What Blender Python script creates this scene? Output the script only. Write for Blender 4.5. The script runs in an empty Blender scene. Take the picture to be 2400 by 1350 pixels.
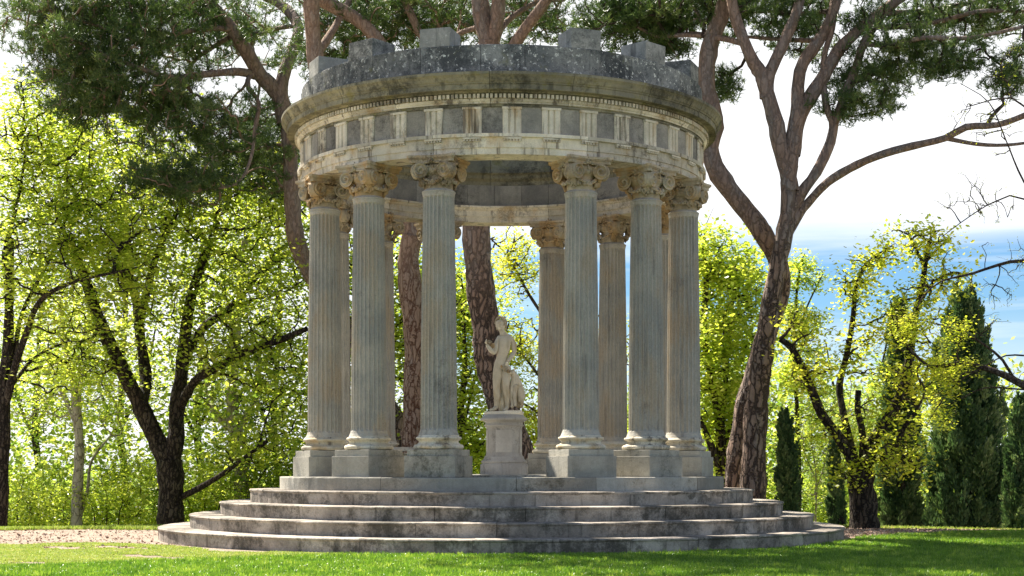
import bpy, bmesh, math, random
import numpy as np
from mathutils import Vector, Matrix
R = math.radians
rng = np.random.default_rng(7)
random.seed(7)
SC = bpy.context.scene
COL = SC.collection

# ------------------------------------------------------------------ camera, light, exposure
CAMX, CAMY, CAMZ, FPX = 0.17, -26.0, 1.134, 3600.0
cam_d = bpy.data.cameras.new('camera'); cam = bpy.data.objects.new('camera', cam_d); COL.objects.link(cam)
cam.location = (CAMX, CAMY, CAMZ); cam.rotation_euler = (R(90), 0, 0)
cam_d.sensor_width = 36; cam_d.lens = 36*FPX/2400; cam_d.shift_y = 425/2400
cam_d.clip_start = .1; cam_d.clip_end = 3000
SC.camera = cam
SUN_AZ, SUN_EL = R(130), R(51)          # azimuth of the light's origin, measured ccw from +x
sund = bpy.data.lights.new('sun', 'SUN'); sun = bpy.data.objects.new('sun', sund); COL.objects.link(sun)
sund.energy = 5.0; sund.angle = R(.53); sund.color = (1, .93, .82)
sv = Vector((math.cos(SUN_AZ)*math.cos(SUN_EL), math.sin(SUN_AZ)*math.cos(SUN_EL), math.sin(SUN_EL)))
sun.rotation_euler = sv.to_track_quat('Z', 'Y').to_euler(); sun.location = (0, 0, 40)
W = bpy.data.worlds.new('World'); SC.world = W; W.use_nodes = True
def world():
    nt = W.node_tree; N = nt.nodes; L = nt.links; N.clear()
    out = N.new('ShaderNodeOutputWorld'); bg = N.new('ShaderNodeBackground'); bg.inputs[1].default_value = .05
    L.new(bg.outputs[0], out.inputs[0])
    sky = N.new('ShaderNodeTexSky'); sky.sky_type = 'NISHITA'; sky.sun_disc = False
    sky.sun_elevation = SUN_EL; sky.sun_rotation = R(90) - SUN_AZ; sky.ozone_density = 2.5; sky.dust_density = .4; sky.air_density = 1.0
    tc = N.new('ShaderNodeTexCoord'); sep = N.new('ShaderNodeSeparateXYZ'); L.new(tc.outputs['Generated'], sep.inputs[0])
    def math_(op, a, b=None, clamp=False):
        m = N.new('ShaderNodeMath'); m.operation = op; m.use_clamp = clamp
        for i, v in enumerate((a, b)):
            if v is None: continue
            if isinstance(v, (int, float)): m.inputs[i].default_value = v
            else: L.new(v, m.inputs[i])
        return m.outputs[0]
    def noise(scale, sc, detail=6, rough=.55):
        mp = N.new('ShaderNodeMapping'); mp.inputs['Scale'].default_value = sc; L.new(tc.outputs['Generated'], mp.inputs[0])
        n = N.new('ShaderNodeTexNoise'); n.inputs['Scale'].default_value = scale; n.inputs['Detail'].default_value = detail
        n.inputs['Roughness'].default_value = rough; L.new(mp.outputs[0], n.inputs['Vector']); return n.outputs[0]
    def mix(f, a, b):
        m = N.new('ShaderNodeMix'); m.data_type = 'RGBA'
        for s, v in ((m.inputs[0], f), (m.inputs[6], a), (m.inputs[7], b)):
            if isinstance(v, (int, float, tuple)): s.default_value = v
            else: L.new(v, s)
        return m.outputs[2]
    z = sep.outputs[2]
    # clear band near the horizon under a bright cloud sheet
    n1 = noise(2.2, (1, 1, 6)); 
    zz = math_('ADD', z, math_('MULTIPLY', math_('SUBTRACT', n1, .5), .035))
    sheet = math_('MULTIPLY', math_('SUBTRACT', zz, .1385), 42, True)          # solid white above ~8.4 degrees
    low = math_('MULTIPLY', math_('SUBTRACT', .105, z), 13, True)               # whitish towards the horizon
    n2 = noise(3.2, (1, 1, 16), 8, .6)
    wisps = math_('MULTIPLY', math_('SUBTRACT', n2, .50), 5, True)
    tint = N.new('ShaderNodeMix'); tint.data_type = 'RGBA'; tint.blend_type = 'MULTIPLY'; tint.inputs[0].default_value = 1
    L.new(sky.outputs[0], tint.inputs[6]); tint.inputs[7].default_value = (.50, .72, .90, 1)
    c = mix(math_('MULTIPLY', wisps, .55), tint.outputs[2], (7.6, 8.0, 8.5, 1))
    c = mix(math_('MULTIPLY', low, .8), c, (7.4, 7.9, 8.5, 1))
    left = math_('MULTIPLY', math_('SUBTRACT', -.035, sep.outputs[0]), 12, True)
    sheet = math_('MAXIMUM', sheet, math_('MULTIPLY', left, .9))
    high = math_('MULTIPLY', math_('SUBTRACT', z, math_('ADD', .32, math_('MULTIPLY', n2, .25))), 6, True)
    sheet = math_('MULTIPLY', sheet, math_('SUBTRACT', 1, math_('MULTIPLY', high, .85)))
    behind = math_('MULTIPLY', math_('SUBTRACT', sep.outputs[1], math_('MULTIPLY', n2, .5)), 3, True)
    sheet = math_('MULTIPLY', sheet, math_('ADD', .25, math_('MULTIPLY', behind, .75)))
    c = mix(sheet, c, (8.5, 8.6, 8.8, 1))
    L.new(c, bg.inputs[0])
world()
SC.view_settings.view_transform = 'Standard'; SC.view_settings.look = 'None'
SC.view_settings.exposure = 1.6; SC.view_settings.gamma = 1; SC.view_settings.use_curve_mapping = False
try:
    SC.cycles.max_bounces = 8; SC.cycles.transparent_max_bounces = 4; SC.cycles.diffuse_bounces = 4; SC.cycles.transmission_bounces = 6
    SC.cycles.sample_clamp_indirect = 4
except Exception: pass

def P(px, py, d):
    return np.array((CAMX + (px-1200)/FPX*d, CAMY + d, CAMZ + (1100-py)/FPX*d))
def gz(x, y):
    y0 = 5.5 - .35*np.abs(x)
    t = np.maximum(0, y - y0)
    s = 1.1*t*t/(t+9)*.17*1.6
    return -np.minimum(s, 9.0)

# ------------------------------------------------------------------ mesh and object helpers
def tag(o, label=None, cat=None, group=None, kind=None):
    if label: o['label'] = label
    if cat: o['category'] = cat
    if group: o['group'] = group
    if kind: o['kind'] = kind
    return o
def link(name, me, parent=None, loc=None):
    o = bpy.data.objects.new(name, me); COL.objects.link(o)
    if parent: o.parent = parent
    if loc is not None: o.location = loc
    return o
def empty(name, loc=(0, 0, 0)):
    o = bpy.data.objects.new(name, None); COL.objects.link(o); o.location = loc; o.empty_display_size = .3
    return o
def np_mesh(name, V, F, mat, smooth=False, rnd=None):
    """V (n,3), F (m,k) of one polygon size"""
    V = np.asarray(V, np.float32); F = np.asarray(F, np.int32); m, k = F.shape
    me = bpy.data.meshes.new(name)
    me.vertices.add(len(V)); me.vertices.foreach_set('co', V.ravel())
    me.loops.add(m*k); me.loops.foreach_set('vertex_index', F.ravel())
    me.polygons.add(m); me.polygons.foreach_set('loop_start', np.arange(0, m*k, k, dtype=np.int32))
    me.polygons.foreach_set('loop_total', np.full(m, k, np.int32))
    if smooth: me.polygons.foreach_set('use_smooth', np.ones(m, bool))
    if rnd is not None:
        a = me.attributes.new('rnd', 'FLOAT', 'FACE'); a.data.foreach_set('value', np.asarray(rnd, np.float32))
    me.update(calc_edges=True); me.materials.append(mat)
    return me
class MB:
    def __init__(s): s.v = []; s.f = []; s.r = []; s.sm = []
    def add(s, V, F, rnd=.5, smooth=False):
        b = len(s.v); s.v += [tuple(map(float, p)) for p in V]
        s.f += [tuple(i+b for i in f) for f in F]; s.r += [rnd]*len(F); s.sm += [smooth]*len(F)
    def box(s, c, size, rz=0, rnd=.5, jit=0):
        x, y, z = [q/2 for q in size]; ca, sa = math.cos(rz), math.sin(rz); V = []
        for dx, dy, dz in ((-x,-y,-z),(x,-y,-z),(x,y,-z),(-x,y,-z),(-x,-y,z),(x,-y,z),(x,y,z),(-x,y,z)):
            V.append((c[0]+dx*ca-dy*sa+random.uniform(-jit, jit), c[1]+dx*sa+dy*ca+random.uniform(-jit, jit), c[2]+dz))
        s.add(V, [(0,3,2,1),(4,5,6,7),(0,1,5,4),(1,2,6,5),(2,3,7,6),(3,0,4,7)], rnd)
    def lathe(s, prof, seg=48, c=(0, 0, 0), smooth=True, rnd=.5, caps=True):
        V = []; n = len(prof)
        for r, z in prof:
            for k in range(seg):
                a = 2*math.pi*k/seg; V.append((c[0]+r*math.cos(a), c[1]+r*math.sin(a), c[2]+z))
        F = [(i*seg+k, i*seg+(k+1) % seg, (i+1)*seg+(k+1) % seg, (i+1)*seg+k) for i in range(n-1) for k in range(seg)]
        s.add(V, F, rnd, smooth)
        if caps:
            s.add(V[-seg:], [tuple(range(seg))], rnd); s.add(V[:seg], [tuple(range(seg))[::-1]], rnd)
    def tube(s, pts, rad, seg=8, rnd=.5, smooth=True):
        pts = [Vector(p) for p in pts]; n = len(pts); V = []
        if not hasattr(rad, '__len__'): rad = [rad]*n
        u = None
        for i, p in enumerate(pts):
            t = (pts[min(i+1, n-1)]-pts[max(i-1, 0)]).normalized()
            if u is None: u = t.orthogonal().normalized()
            u = (u - t*u.dot(t)).normalized(); w = t.cross(u)
            for k in range(seg):
                a = 2*math.pi*k/seg; V.append(p+(u*math.cos(a)+w*math.sin(a))*rad[i])
        F = [(i*seg+k, i*seg+(k+1) % seg, (i+1)*seg+(k+1) % seg, (i+1)*seg+k) for i in range(n-1) for k in range(seg)]
        F += [tuple(range(seg))[::-1], tuple(range((n-1)*seg, n*seg))]
        s.add(V, F, rnd, smooth)
    def ball(s, c, r, nu=8, nv=6, rnd=.5, sq=(1, 1, 1)):
        V = [(c[0], c[1], c[2]-r*sq[2])]
        for i in range(1, nv):
            b = -math.pi/2+math.pi*i/nv
            for k in range(nu):
                a = 2*math.pi*k/nu
                V.append((c[0]+r*sq[0]*math.cos(b)*math.cos(a), c[1]+r*sq[1]*math.cos(b)*math.sin(a), c[2]+r*sq[2]*math.sin(b)))
        V.append((c[0], c[1], c[2]+r*sq[2])); F = []
        for k in range(nu): F.append((0, 1+(k+1) % nu, 1+k)); F.append((len(V)-1, len(V)-1-nu+k, len(V)-1-nu+(k+1) % nu))
        for i in range(nv-2):
            for k in range(nu): F.append((1+i*nu+k, 1+i*nu+(k+1) % nu, 1+(i+1)*nu+(k+1) % nu, 1+(i+1)*nu+k))
        s.add(V, F, rnd, True)
    def arc(s, prof, a0, a1, seg, rnd=.5, smooth=False, jr=0):
        """closed (r,z) profile swept from a0 to a1 (radians, angle 0 = front towards camera), capped; jr chips the edges"""
        n = len(prof); V = []
        for i in range(seg+1):
            a = a0+(a1-a0)*i/seg
            for r, z in prof:
                rr = r+random.uniform(-jr, jr); V.append((rr*math.sin(a), -rr*math.cos(a), z+random.uniform(-jr, jr)*.6))
        F = [(i*n+k, (i+1)*n+k, (i+1)*n+(k+1) % n, i*n+(k+1) % n) for i in range(seg) for k in range(n)]
        F += [tuple(range(n)), tuple(range(seg*n, seg*n+n))[::-1]]
        s.add(V, F, rnd, smooth)
    def mesh(s, name, mat, bevel=0):
        me = bpy.data.meshes.new(name); me.from_pydata(s.v, [], s.f); me.update()
        a = me.attributes.new('rnd', 'FLOAT', 'FACE'); a.data.foreach_set('value', np.array(s.r, np.float32))
        me.polygons.foreach_set('use_smooth', np.array(s.sm, bool))
        bm = bmesh.new(); bm.from_mesh(me)
        if bevel:
            es = [e for e in bm.edges if len(e.link_faces) == 2 and e.calc_face_angle(0) > .5]
            bmesh.ops.bevel(bm, geom=es, offset=bevel, segments=2, affect='EDGES', profile=.6, clamp_overlap=True)
        bmesh.ops.recalc_face_normals(bm, faces=bm.faces); bm.to_mesh(me); bm.free()
        me.materials.append(mat); return me
    def build(s, name, mat, parent=None, bevel=0, loc=None):
        return link(name, s.mesh(name, mat, bevel), parent, loc)

# ------------------------------------------------------------------ materials
def nodes(name):
    m = bpy.data.materials.new(name); m.use_nodes = True; nt = m.node_tree
    for n in list(nt.nodes): nt.nodes.remove(n)
    return m, nt, nt.nodes, nt.links
class G:
    def __init__(s, name): s.m, s.nt, s.N, s.L = nodes(name); s.out = s.N.new('ShaderNodeOutputMaterial')
    def set(s, sock, v):
        if isinstance(v, bpy.types.NodeSocket): s.L.new(v, sock)
        elif isinstance(v, tuple) and len(v) == 3 and sock.type == 'RGBA': sock.default_value = (*v, 1)
        else: sock.default_value = v
    def math(s, op, a, b=0, clamp=False):
        m = s.N.new('ShaderNodeMath'); m.operation = op; m.use_clamp = clamp; s.set(m.inputs[0], a); s.set(m.inputs[1], b); return m.outputs[0]
    def mix(s, f, a, b, mode='MIX'):
        m = s.N.new('ShaderNodeMix'); m.data_type = 'RGBA'; m.blend_type = mode; s.set(m.inputs[0], f); s.set(m.inputs[6], a); s.set(m.inputs[7], b); return m.outputs[2]
    def coord(s, scale=(1, 1, 1), rand=True):
        tc = s.N.new('ShaderNodeTexCoord'); v = tc.outputs['Object']
        if rand:
            oi = s.N.new('ShaderNodeObjectInfo'); cx = s.N.new('ShaderNodeCombineXYZ')
            for i, k in enumerate((37., 71., 13.)): s.L.new(s.math('MULTIPLY', oi.outputs['Random'], k), cx.inputs[i])
            ad = s.N.new('ShaderNodeVectorMath'); s.L.new(v, ad.inputs[0]); s.L.new(cx.outputs[0], ad.inputs[1]); v = ad.outputs[0]
        mp = s.N.new('ShaderNodeMapping'); mp.inputs['Scale'].default_value = scale; s.L.new(v, mp.inputs[0]); return mp.outputs[0]
    def noise(s, vec, scale, detail=6, rough=.6, dist=0):
        n = s.N.new('ShaderNodeTexNoise'); s.L.new(vec, n.inputs['Vector']); n.inputs['Scale'].default_value = scale
        n.inputs['Detail'].default_value = detail; n.inputs['Roughness'].default_value = rough; n.inputs['Distortion'].default_value = dist; return n.outputs[0]
    def ramp(s, f, lo, hi):   # smooth threshold 0..1
        m = s.N.new('ShaderNodeMapRange'); m.interpolation_type = 'SMOOTHSTEP'; s.set(m.inputs[0], f); m.inputs[1].default_value = lo; m.inputs[2].default_value = hi; return m.outputs[0]
    def attr(s, n='rnd'): a = s.N.new('ShaderNodeAttribute'); a.attribute_name = n; return a.outputs['Fac']
    def bump(s, h, strength=.4, dist=.02):
        b = s.N.new('ShaderNodeBump'); b.inputs['Strength'].default_value = strength; b.inputs['Distance'].default_value = dist; s.L.new(h, b.inputs['Height']); return b.outputs[0]
    def pbr(s, col, rough=.8, normal=None, spec=.3):
        p = s.N.new('ShaderNodeBsdfPrincipled'); s.set(p.inputs['Base Color'], col); s.set(p.inputs['Roughness'], rough)
        p.inputs['Specular IOR Level'].default_value = spec
        if normal: s.L.new(normal, p.inputs['Normal'])
        s.L.new(p.outputs[0], s.out.inputs[0]); return p
def stone(name, c1, c2, stain=(.05, .045, .035), amt=.52, streak=.0, speck=.35, moss=None, mossamt=.6, blot=5., warm=None, warmamt=.6, lich=None, lichamt=.62, bs=.35):
    g = G(name); v = g.coord(); n1 = g.noise(v, 1.7, 7, .65); col = g.mix(g.ramp(n1, .35, .65), c1, c2)
    if warm: col = g.mix(g.math('MULTIPLY', g.ramp(g.noise(g.coord((1, 1, .45)), 2.6, 6, .6), warmamt-.1, warmamt+.08), .85), col, warm)
    n2 = g.noise(v, blot, 9, .72); patch = g.noise(v, .9, 3)
    sfac = g.ramp(g.math('ADD', g.math('ADD', g.math('MULTIPLY', n2, .55), g.math('MULTIPLY', g.noise(v, blot*4.5, 8, .8), .45)), g.math('MULTIPLY', g.math('SUBTRACT', patch, .5), .7)), amt-.06, amt+.16)
    col = g.mix(g.math('MULTIPLY', sfac, .88), col, stain)
    if streak:
        n3 = g.noise(g.coord((1, 1, .09)), 9., 5, .6); col = g.mix(g.math('MULTIPLY', g.ramp(n3, .55, .68), streak), col, stain)
    if moss: col = g.mix(g.math('MULTIPLY', g.ramp(g.noise(v, 3.1, 8, .7), mossamt, mossamt+.12), .75), col, moss)
    if lich: col = g.mix(g.ramp(g.noise(v, 16, 6, .75), lichamt, lichamt+.05), col, lich)
    n4 = g.noise(v, 70, 4, .7); n5 = g.noise(v, 22, 5, .7)
    k = g.math('ADD', 1-speck*.5-.1, g.math('MULTIPLY', g.math('ADD', n4, g.math('MULTIPLY', n5, .6)), speck/.8))
    k = g.math('MULTIPLY', k, g.math('ADD', .76, g.math('MULTIPLY', g.attr(), .48)))
    col = g.mix(1., col, k, 'MULTIPLY')
    h = g.math('ADD', g.math('MULTIPLY', n5, .6), g.math('ADD', g.math('MULTIPLY', n4, .25), n2))
    g.pbr(col, .85, g.bump(h, bs, .03), .25); return g.m
M = {}
M['step'] = stone('step_stone', (.34, .295, .245), (.20, .17, .14), (.045, .04, .03), .49, .6, 1.0, blot=6, lich=(.5, .47, .42), lichamt=.66)
M['plinth'] = stone('plinth_stone', (.34, .32, .27), (.24, .225, .19), (.07, .065, .045), .56, .2, .6, blot=9)
M['shaft'] = stone('shaft_granite', (.34, .315, .265), (.26, .25, .222), (.11, .10, .085), .66, .45, 1.0, blot=6, warm=(.32, .265, .195), warmamt=.57)
M['marble'] = stone('weathered_marble', (.64, .58, .46), (.47, .42, .32), (.10, .08, .06), .56, .8, .5, blot=9, warm=(.42, .30, .16), warmamt=.62)
M['capital'] = stone('capital_stone', (.48, .42, .31), (.34, .28, .19), (.10, .07, .04), .56, .3, .35, blot=9, warm=(.42, .27, .12), warmamt=.54)
M['metope'] = stone('metope_granite', (.25, .23, .19), (.16, .15, .13), (.06, .055, .045), .55, .2, 1.0, blot=10)
M['cornice'] = stone('cornice_stone', (.27, .24, .15), (.17, .155, .11), (.045, .042, .03), .50, .6, .5, blot=6, moss=(.17, .15, .05), mossamt=.55)
M['parapet'] = stone('lichen_stone', (.20, .20, .18), (.11, .115, .11), (.03, .033, .033), .47, .6, 1.1, blot=7, moss=(.11, .11, .05), mossamt=.58, lich=(.45, .45, .40), lichamt=.57)
M['merlon'] = stone('merlon_stone', (.36, .35, .31), (.20, .20, .18), (.045, .048, .045), .5, .6, .7, blot=8, lich=(.5, .5, .45), lichamt=.62)
M['statue'] = stone('statue_marble', (.84, .76, .61), (.70, .61, .46), (.16, .11, .06), .68, .25, .25, blot=9, warm=(.48, .36, .2), warmamt=.6)
M['pedestal'] = stone('pedestal_stone', (.46, .43, .38), (.35, .32, .28), (.10, .09, .08), .62, .3, .4, blot=6)

def leafmat(name, cols, trans, tw=.5, rough=.5, hue_scale=.9):
    g = G(name); v = g.coord(rand=False); a = g.attr(); n = g.noise(v, hue_scale, 3)
    f = g.math('ADD', g.math('MULTIPLY', a, .65), g.math('MULTIPLY', g.math('SUBTRACT', n, .33), 1.0), True)
    rp = g.N.new('ShaderNodeValToRGB'); g.L.new(f, rp.inputs[0]); e = rp.color_ramp.elements
    e[0].color = (*cols[0], 1); e[1].color = (*cols[-1], 1)
    for i, c in enumerate(cols[1:-1]): x = e.new((i+1)/(len(cols)-1)); x.color = (*c, 1)
    d = g.N.new('ShaderNodeBsdfPrincipled'); g.L.new(rp.outputs[0], d.inputs['Base Color']); d.inputs['Roughness'].default_value = rough
    d.inputs['Specular IOR Level'].default_value = .35
    t = g.N.new('ShaderNodeBsdfTranslucent'); g.L.new(g.mix(1., rp.outputs[0], trans, 'MULTIPLY'), t.inputs[0])
    mx = g.N.new('ShaderNodeMixShader'); mx.inputs[0].default_value = tw
    g.L.new(d.outputs[0], mx.inputs[1]); g.L.new(t.outputs[0], mx.inputs[2]); g.L.new(mx.outputs[0], g.out.inputs[0]); return g.m
M['leaf_green'] = leafmat('oak_leaf', [(.09, .18, .02), (.33, .41, .05), (.60, .60, .14)], (1.5, 1.45, 1.0), .55, .35)
M['leaf_yellow'] = leafmat('young_leaf', [(.16, .29, .025), (.44, .52, .06), (.68, .67, .15)], (1.35, 1.35, 1.0), .55, .35)
M['leaf_gold'] = leafmat('golden_leaf', [(.20, .30, .03), (.48, .52, .05), (.68, .60, .10)], (1.5, 1.5, 1.1), .55)
M['leaf_far'] = leafmat('far_leaf', [(.07, .15, .025), (.26, .35, .06), (.54, .54, .13)], (1.5, 1.5, 1.0))
M['needle'] = leafmat('pine_needle', [(.022, .055, .015), (.085, .135, .04), (.36, .40, .16)], (1.3, 1.4, .8), .3, .4, .7)
M['cypress'] = leafmat('cypress_foliage', [(.025, .065, .028), (.09, .16, .065), (.30, .36, .17)], (1.3, 1.3, .8), .25, .5, 3.5)
M['grass'] = leafmat('grass_blade', [(.035, .10, .012), (.14, .26, .03), (.38, .46, .09)], (1.6, 1.6, 1.0), .45, .3, 1.6)
M['dry_grass'] = leafmat('thin_grass', [(.16, .28, .03), (.33, .42, .07), (.55, .52, .19)], (1.2, 1.2, 1.0), .4, .5, 2.)

def bark(name, plate, plate2, crack, scale, stretch=.38, edge=.09, bs=1.0, bd=.03):
    g = G(name); v = g.coord((1, 1, stretch)); nz = g.noise(g.coord(), 3.5, 4)
    ad = g.N.new('ShaderNodeVectorMath'); ad.operation = 'ADD'; g.L.new(v, ad.inputs[0])
    cx = g.N.new('ShaderNodeCombineXYZ')
    for i in range(3): g.L.new(g.math('MULTIPLY', g.math('SUBTRACT', nz, .5), .30), cx.inputs[i])
    g.L.new(cx.outputs[0], ad.inputs[1])
    vo = g.N.new('ShaderNodeTexVoronoi'); vo.feature = 'DISTANCE_TO_EDGE'; vo.inputs['Scale'].default_value = scale; g.L.new(ad.outputs[0], vo.inputs['Vector'])
    vc = g.N.new('ShaderNodeTexVoronoi'); vc.inputs['Scale'].default_value = scale; g.L.new(ad.outputs[0], vc.inputs['Vector'])
    sx = g.N.new('ShaderNodeSeparateXYZ'); g.L.new(vc.outputs['Color'], sx.inputs[0])
    fine = g.noise(g.coord((1, 1, .3)), 28, 6, .7); d = vo.outputs['Distance']
    col = g.mix(g.math('ADD', g.math('MULTIPLY', sx.outputs[0], .7), g.math('MULTIPLY', g.math('SUBTRACT', fine, .35), .6), True), plate, plate2)
    wv = g.noise(g.coord((1, 1, .5)), 6, 4, .6)
    sz = g.N.new('ShaderNodeSeparateXYZ'); tc_ = g.N.new('ShaderNodeTexCoord'); g.L.new(tc_.outputs['Object'], sz.inputs[0])
    fade = g.ramp(g.math('ADD', sz.outputs[2], g.math('MULTIPLY', wv, 3)), 6.2, 9.0) if 'pine' in name else 0.
    e = g.ramp(g.math('SUBTRACT', d, g.math('MULTIPLY', g.math('SUBTRACT', wv, .42), edge*2.2)), -.01, edge*1.5)
    col = g.mix(g.ramp(g.noise(g.coord((1, 1, .4)), 2.2, 4), .4, .65), col, plate)
    if 'pine' in name: e = g.math('ADD', e, g.math('MULTIPLY', g.math('SUBTRACT', 1, e), g.math('MULTIPLY', fade, .6)))
    col = g.mix(e, crack, col)
    col = g.mix(1., col, g.math('ADD', .3, g.math('MULTIPLY', fine, 1.4)), 'MULTIPLY')
    h = g.math('ADD', e, g.math('MULTIPLY', fine, .35)); g.pbr(col, .9, g.bump(h, bs, bd), .15); return g.m
M['pine_bark'] = bark('pine_bark', (.27, .185, .14), (.25, .225, .205), (.065, .048, .040), 9, .26, .12)
M['pine_bark_red'] = bark('pine_bark_red', (.29, .20, .145), (.27, .225, .19), (.10, .05, .032), 10, .22, .09, .7)
M['dark_bark'] = bark('dark_bark', (.065, .05, .038), (.10, .085, .065), (.015, .012, .01), 12, .25, .15, .8)
M['pale_bark'] = bark('pale_bark', (.30, .27, .22), (.42, .39, .33), (.12, .10, .08), 6, .5, .05, .4)
M['twig'] = bark('twig_bark', (.07, .05, .04), (.12, .10, .08), (.03, .02, .015), 14, .3, .1, .4)

# ------------------------------------------------------------------ temple
TH = R(2.7)
ANG = [R(a)+TH for a in (-66.7, -42.8, -19.8, 19.8, 42.8, 66.7, 113.3, 137.2, 160.2, 199.8, 222.8, 246.7)]
def dirv(a): return Vector((math.sin(a), -math.cos(a), 0))
temple = empty('round_temple')
tag(temple, 'round open stone temple with fluted columns on a stepped base', 'temple')
def ring_blocks(name, prof, joints, mat, parent, gap=.0035, per=R(2), jr=.002, bevel=0, rad=4., smooth=False, seed=1):
    random.seed(seed); b = MB(); js = sorted(joints); n = len(js)
    for i in range(n):
        a0 = js[i]; a1 = js[(i+1) % n] + (2*math.pi if i == n-1 else 0)
        ga = gap/rad; dz = random.uniform(-.003, .003); dr = random.uniform(-.005, .005)
        b.arc([(r+dr*(k > 0), z+dz*(z > prof[0][1]+.01)) for k, (r, z) in enumerate(prof)], a0+ga, a1-ga, max(3, int((a1-a0)/per)), random.random(), smooth, jr)
    return b.build(name, mat, parent, bevel)
def even_joints(n, ph=0., jit=.0, seed=3):
    rr = random.Random(seed); return [-math.pi+.01+2*math.pi*(i+ph+rr.uniform(-jit, jit))/n for i in range(n)]
SR = [(5.67, 0.0, .203), (5.18, .203, .406), (4.69, .406, .609), (4.20, .609, .812)]
for i, (r, z0, z1) in enumerate(SR):
    zb = z0-.25 if i == 0 else z0-.02
    nose = [(r-.012, zb), (r-.004, z1-.045), (r+.010, z1-.030), (r+.014, z1-.012), (r+.002, z1-.001), (r-.06, z1), (r-.62, z1), (r-.62, zb)]
    ring_blocks('step', nose, even_joints(19+i % 2*3 - i, .2+i*.37, .28, 5+i), M['step'], temple, jr=.0035, rad=r, seed=20+i)
fl = MB(); fl.lathe([(4.2, -.2), (4.2, .79)], 64, rnd=.4); fl.build('foundation', M['step'], temple)
r, z0, z1 = 3.72, .81, 1.015
ring_blocks('platform', [(r, z0-.02), (r, z1-.02), (r-.006, z1-.004), (r-.02, z1), (2.7, z1), (2.7, z0-.02)], even_joints(13, .45, .2, 9), M['plinth'], temple, jr=.003, rad=r, seed=31)
fl = MB(); fl.lathe([(2.72, .78), (2.72, 1.038), (2.70, 1.045)], 72, rnd=.7); fl.build('floor', M['plinth'], temple, .004)

# columns
RC = 3.15
def plinth_mesh():
    b = MB(); b.box((0, 0, 1.015+.16), (.80, .80, .318), 0, .5); b.box((0, 0, 1.335+.047), (.735, .735, .096), 0, .75); return b.mesh('plinth', M['plinth'], .006)
def base_mesh():
    b = MB(); pr = [(.30, 1.431)]
    def torus(r0, zc, h, bulge, n=8): return [(r0+bulge*math.cos(math.pi*(k/n-.5)), zc+h*math.sin(math.pi*(k/n-.5))) for k in range(n+1)]
    pr += torus(.338, 1.469, .037, .040) + [(.322, 1.508), (.322, 1.516), (.303, 1.530), (.296, 1.545), (.303, 1.560), (.316, 1.566), (.316, 1.573)]
    pr += torus(.312, 1.599, .025, .032) + [(.305, 1.627), (.305, 1.642), (.298, 1.644)]
    b.lathe(pr, 64); return b.mesh('base', M['marble'])
def shaft_mesh():
    nf, sub = 24, 8; zs = []; z0, z1 = 1.643, 5.245
    lv = [0, .012, .02, .028, .036, .046, .06] + [i/20 for i in range(2, 20)] + [.955, .966, .975, .982, .988, .994, 1]
    V = []; ns = nf*sub
    for t in lv:
        z = z0+(z1-z0)*t; rad = .274-.040*(t**1.6)
        if t < .03: rad += .030*(1-t/.03)**2
        if t > .985: rad += .012*((t-.985)/.015)
        e0 = (z-(z0+.085))/.05; e1 = ((z1-.05)-z)/.05; dep = max(0, min(1, e0, e1)); dep = math.sqrt(max(0, 1-(1-dep)**2)); rc = rad
        for k in range(ns):
            u = (k % sub)/sub; a = 2*math.pi*k/ns
            w = 0 if u < .13 else math.sin(math.pi*(u-.13)/.87)**.5
            rr = rc-.033*w*dep; V.append((rr*math.cos(a), rr*math.sin(a), z))
    n = len(lv); F = [(i*ns+k, i*ns+(k+1) % ns, (i+1)*ns+(k+1) % ns, (i+1)*ns+k) for i in range(n-1) for k in range(ns)]
    b = MB(); b.add(V, F, .5, False)
    pr = [(.236, 5.235), (.243, 5.247), (.243, 5.256)]+[(.243+.011*math.cos(math.pi*(k/6-.5)), 5.269+.013*math.sin(math.pi*(k/6-.5))) for k in range(7)]+[(.235, 5.284), (.225, 5.30), (.21, 5.31)]
    b.lathe(pr, 48); return b.mesh('column', M['shaft'])
def volute_disc(b, c, h, nrm, r, hand):
    """spiral relief disc: centre c, horizontal in-plane axis h, normal nrm; hand +-1 sets the turning"""
    nr, na = 15, 36; up = Vector((0, 0, 1)); V = []; turns = 2.1
    for i in range(nr+1):
        q = i/nr; 
        for k in range(na):
            a = 2*math.pi*k/na
            ph = (turns*(1-q)**.8 + a/(2*math.pi)) % 1
            rel = .014*math.sin(math.pi*min(1, ph/.68))**.5 if ph < .68 else -.022
            if q < .13: rel = .022*(1-(q/.15)**2)
            if q > .93: rel = .008
            sk = q*r*(1+.07*math.sin(a)); V.append(c+h*(hand*math.cos(a)*sk)+up*(math.sin(a)*sk)+nrm*rel)
    F = [(i*na+k, (i+1)*na+k, (i+1)*na+(k+1) % na, i*na+(k+1) % na) for i in range(nr) for k in range(na)]
    b.add(V, F, .55, True); return V[-na:]
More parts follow.
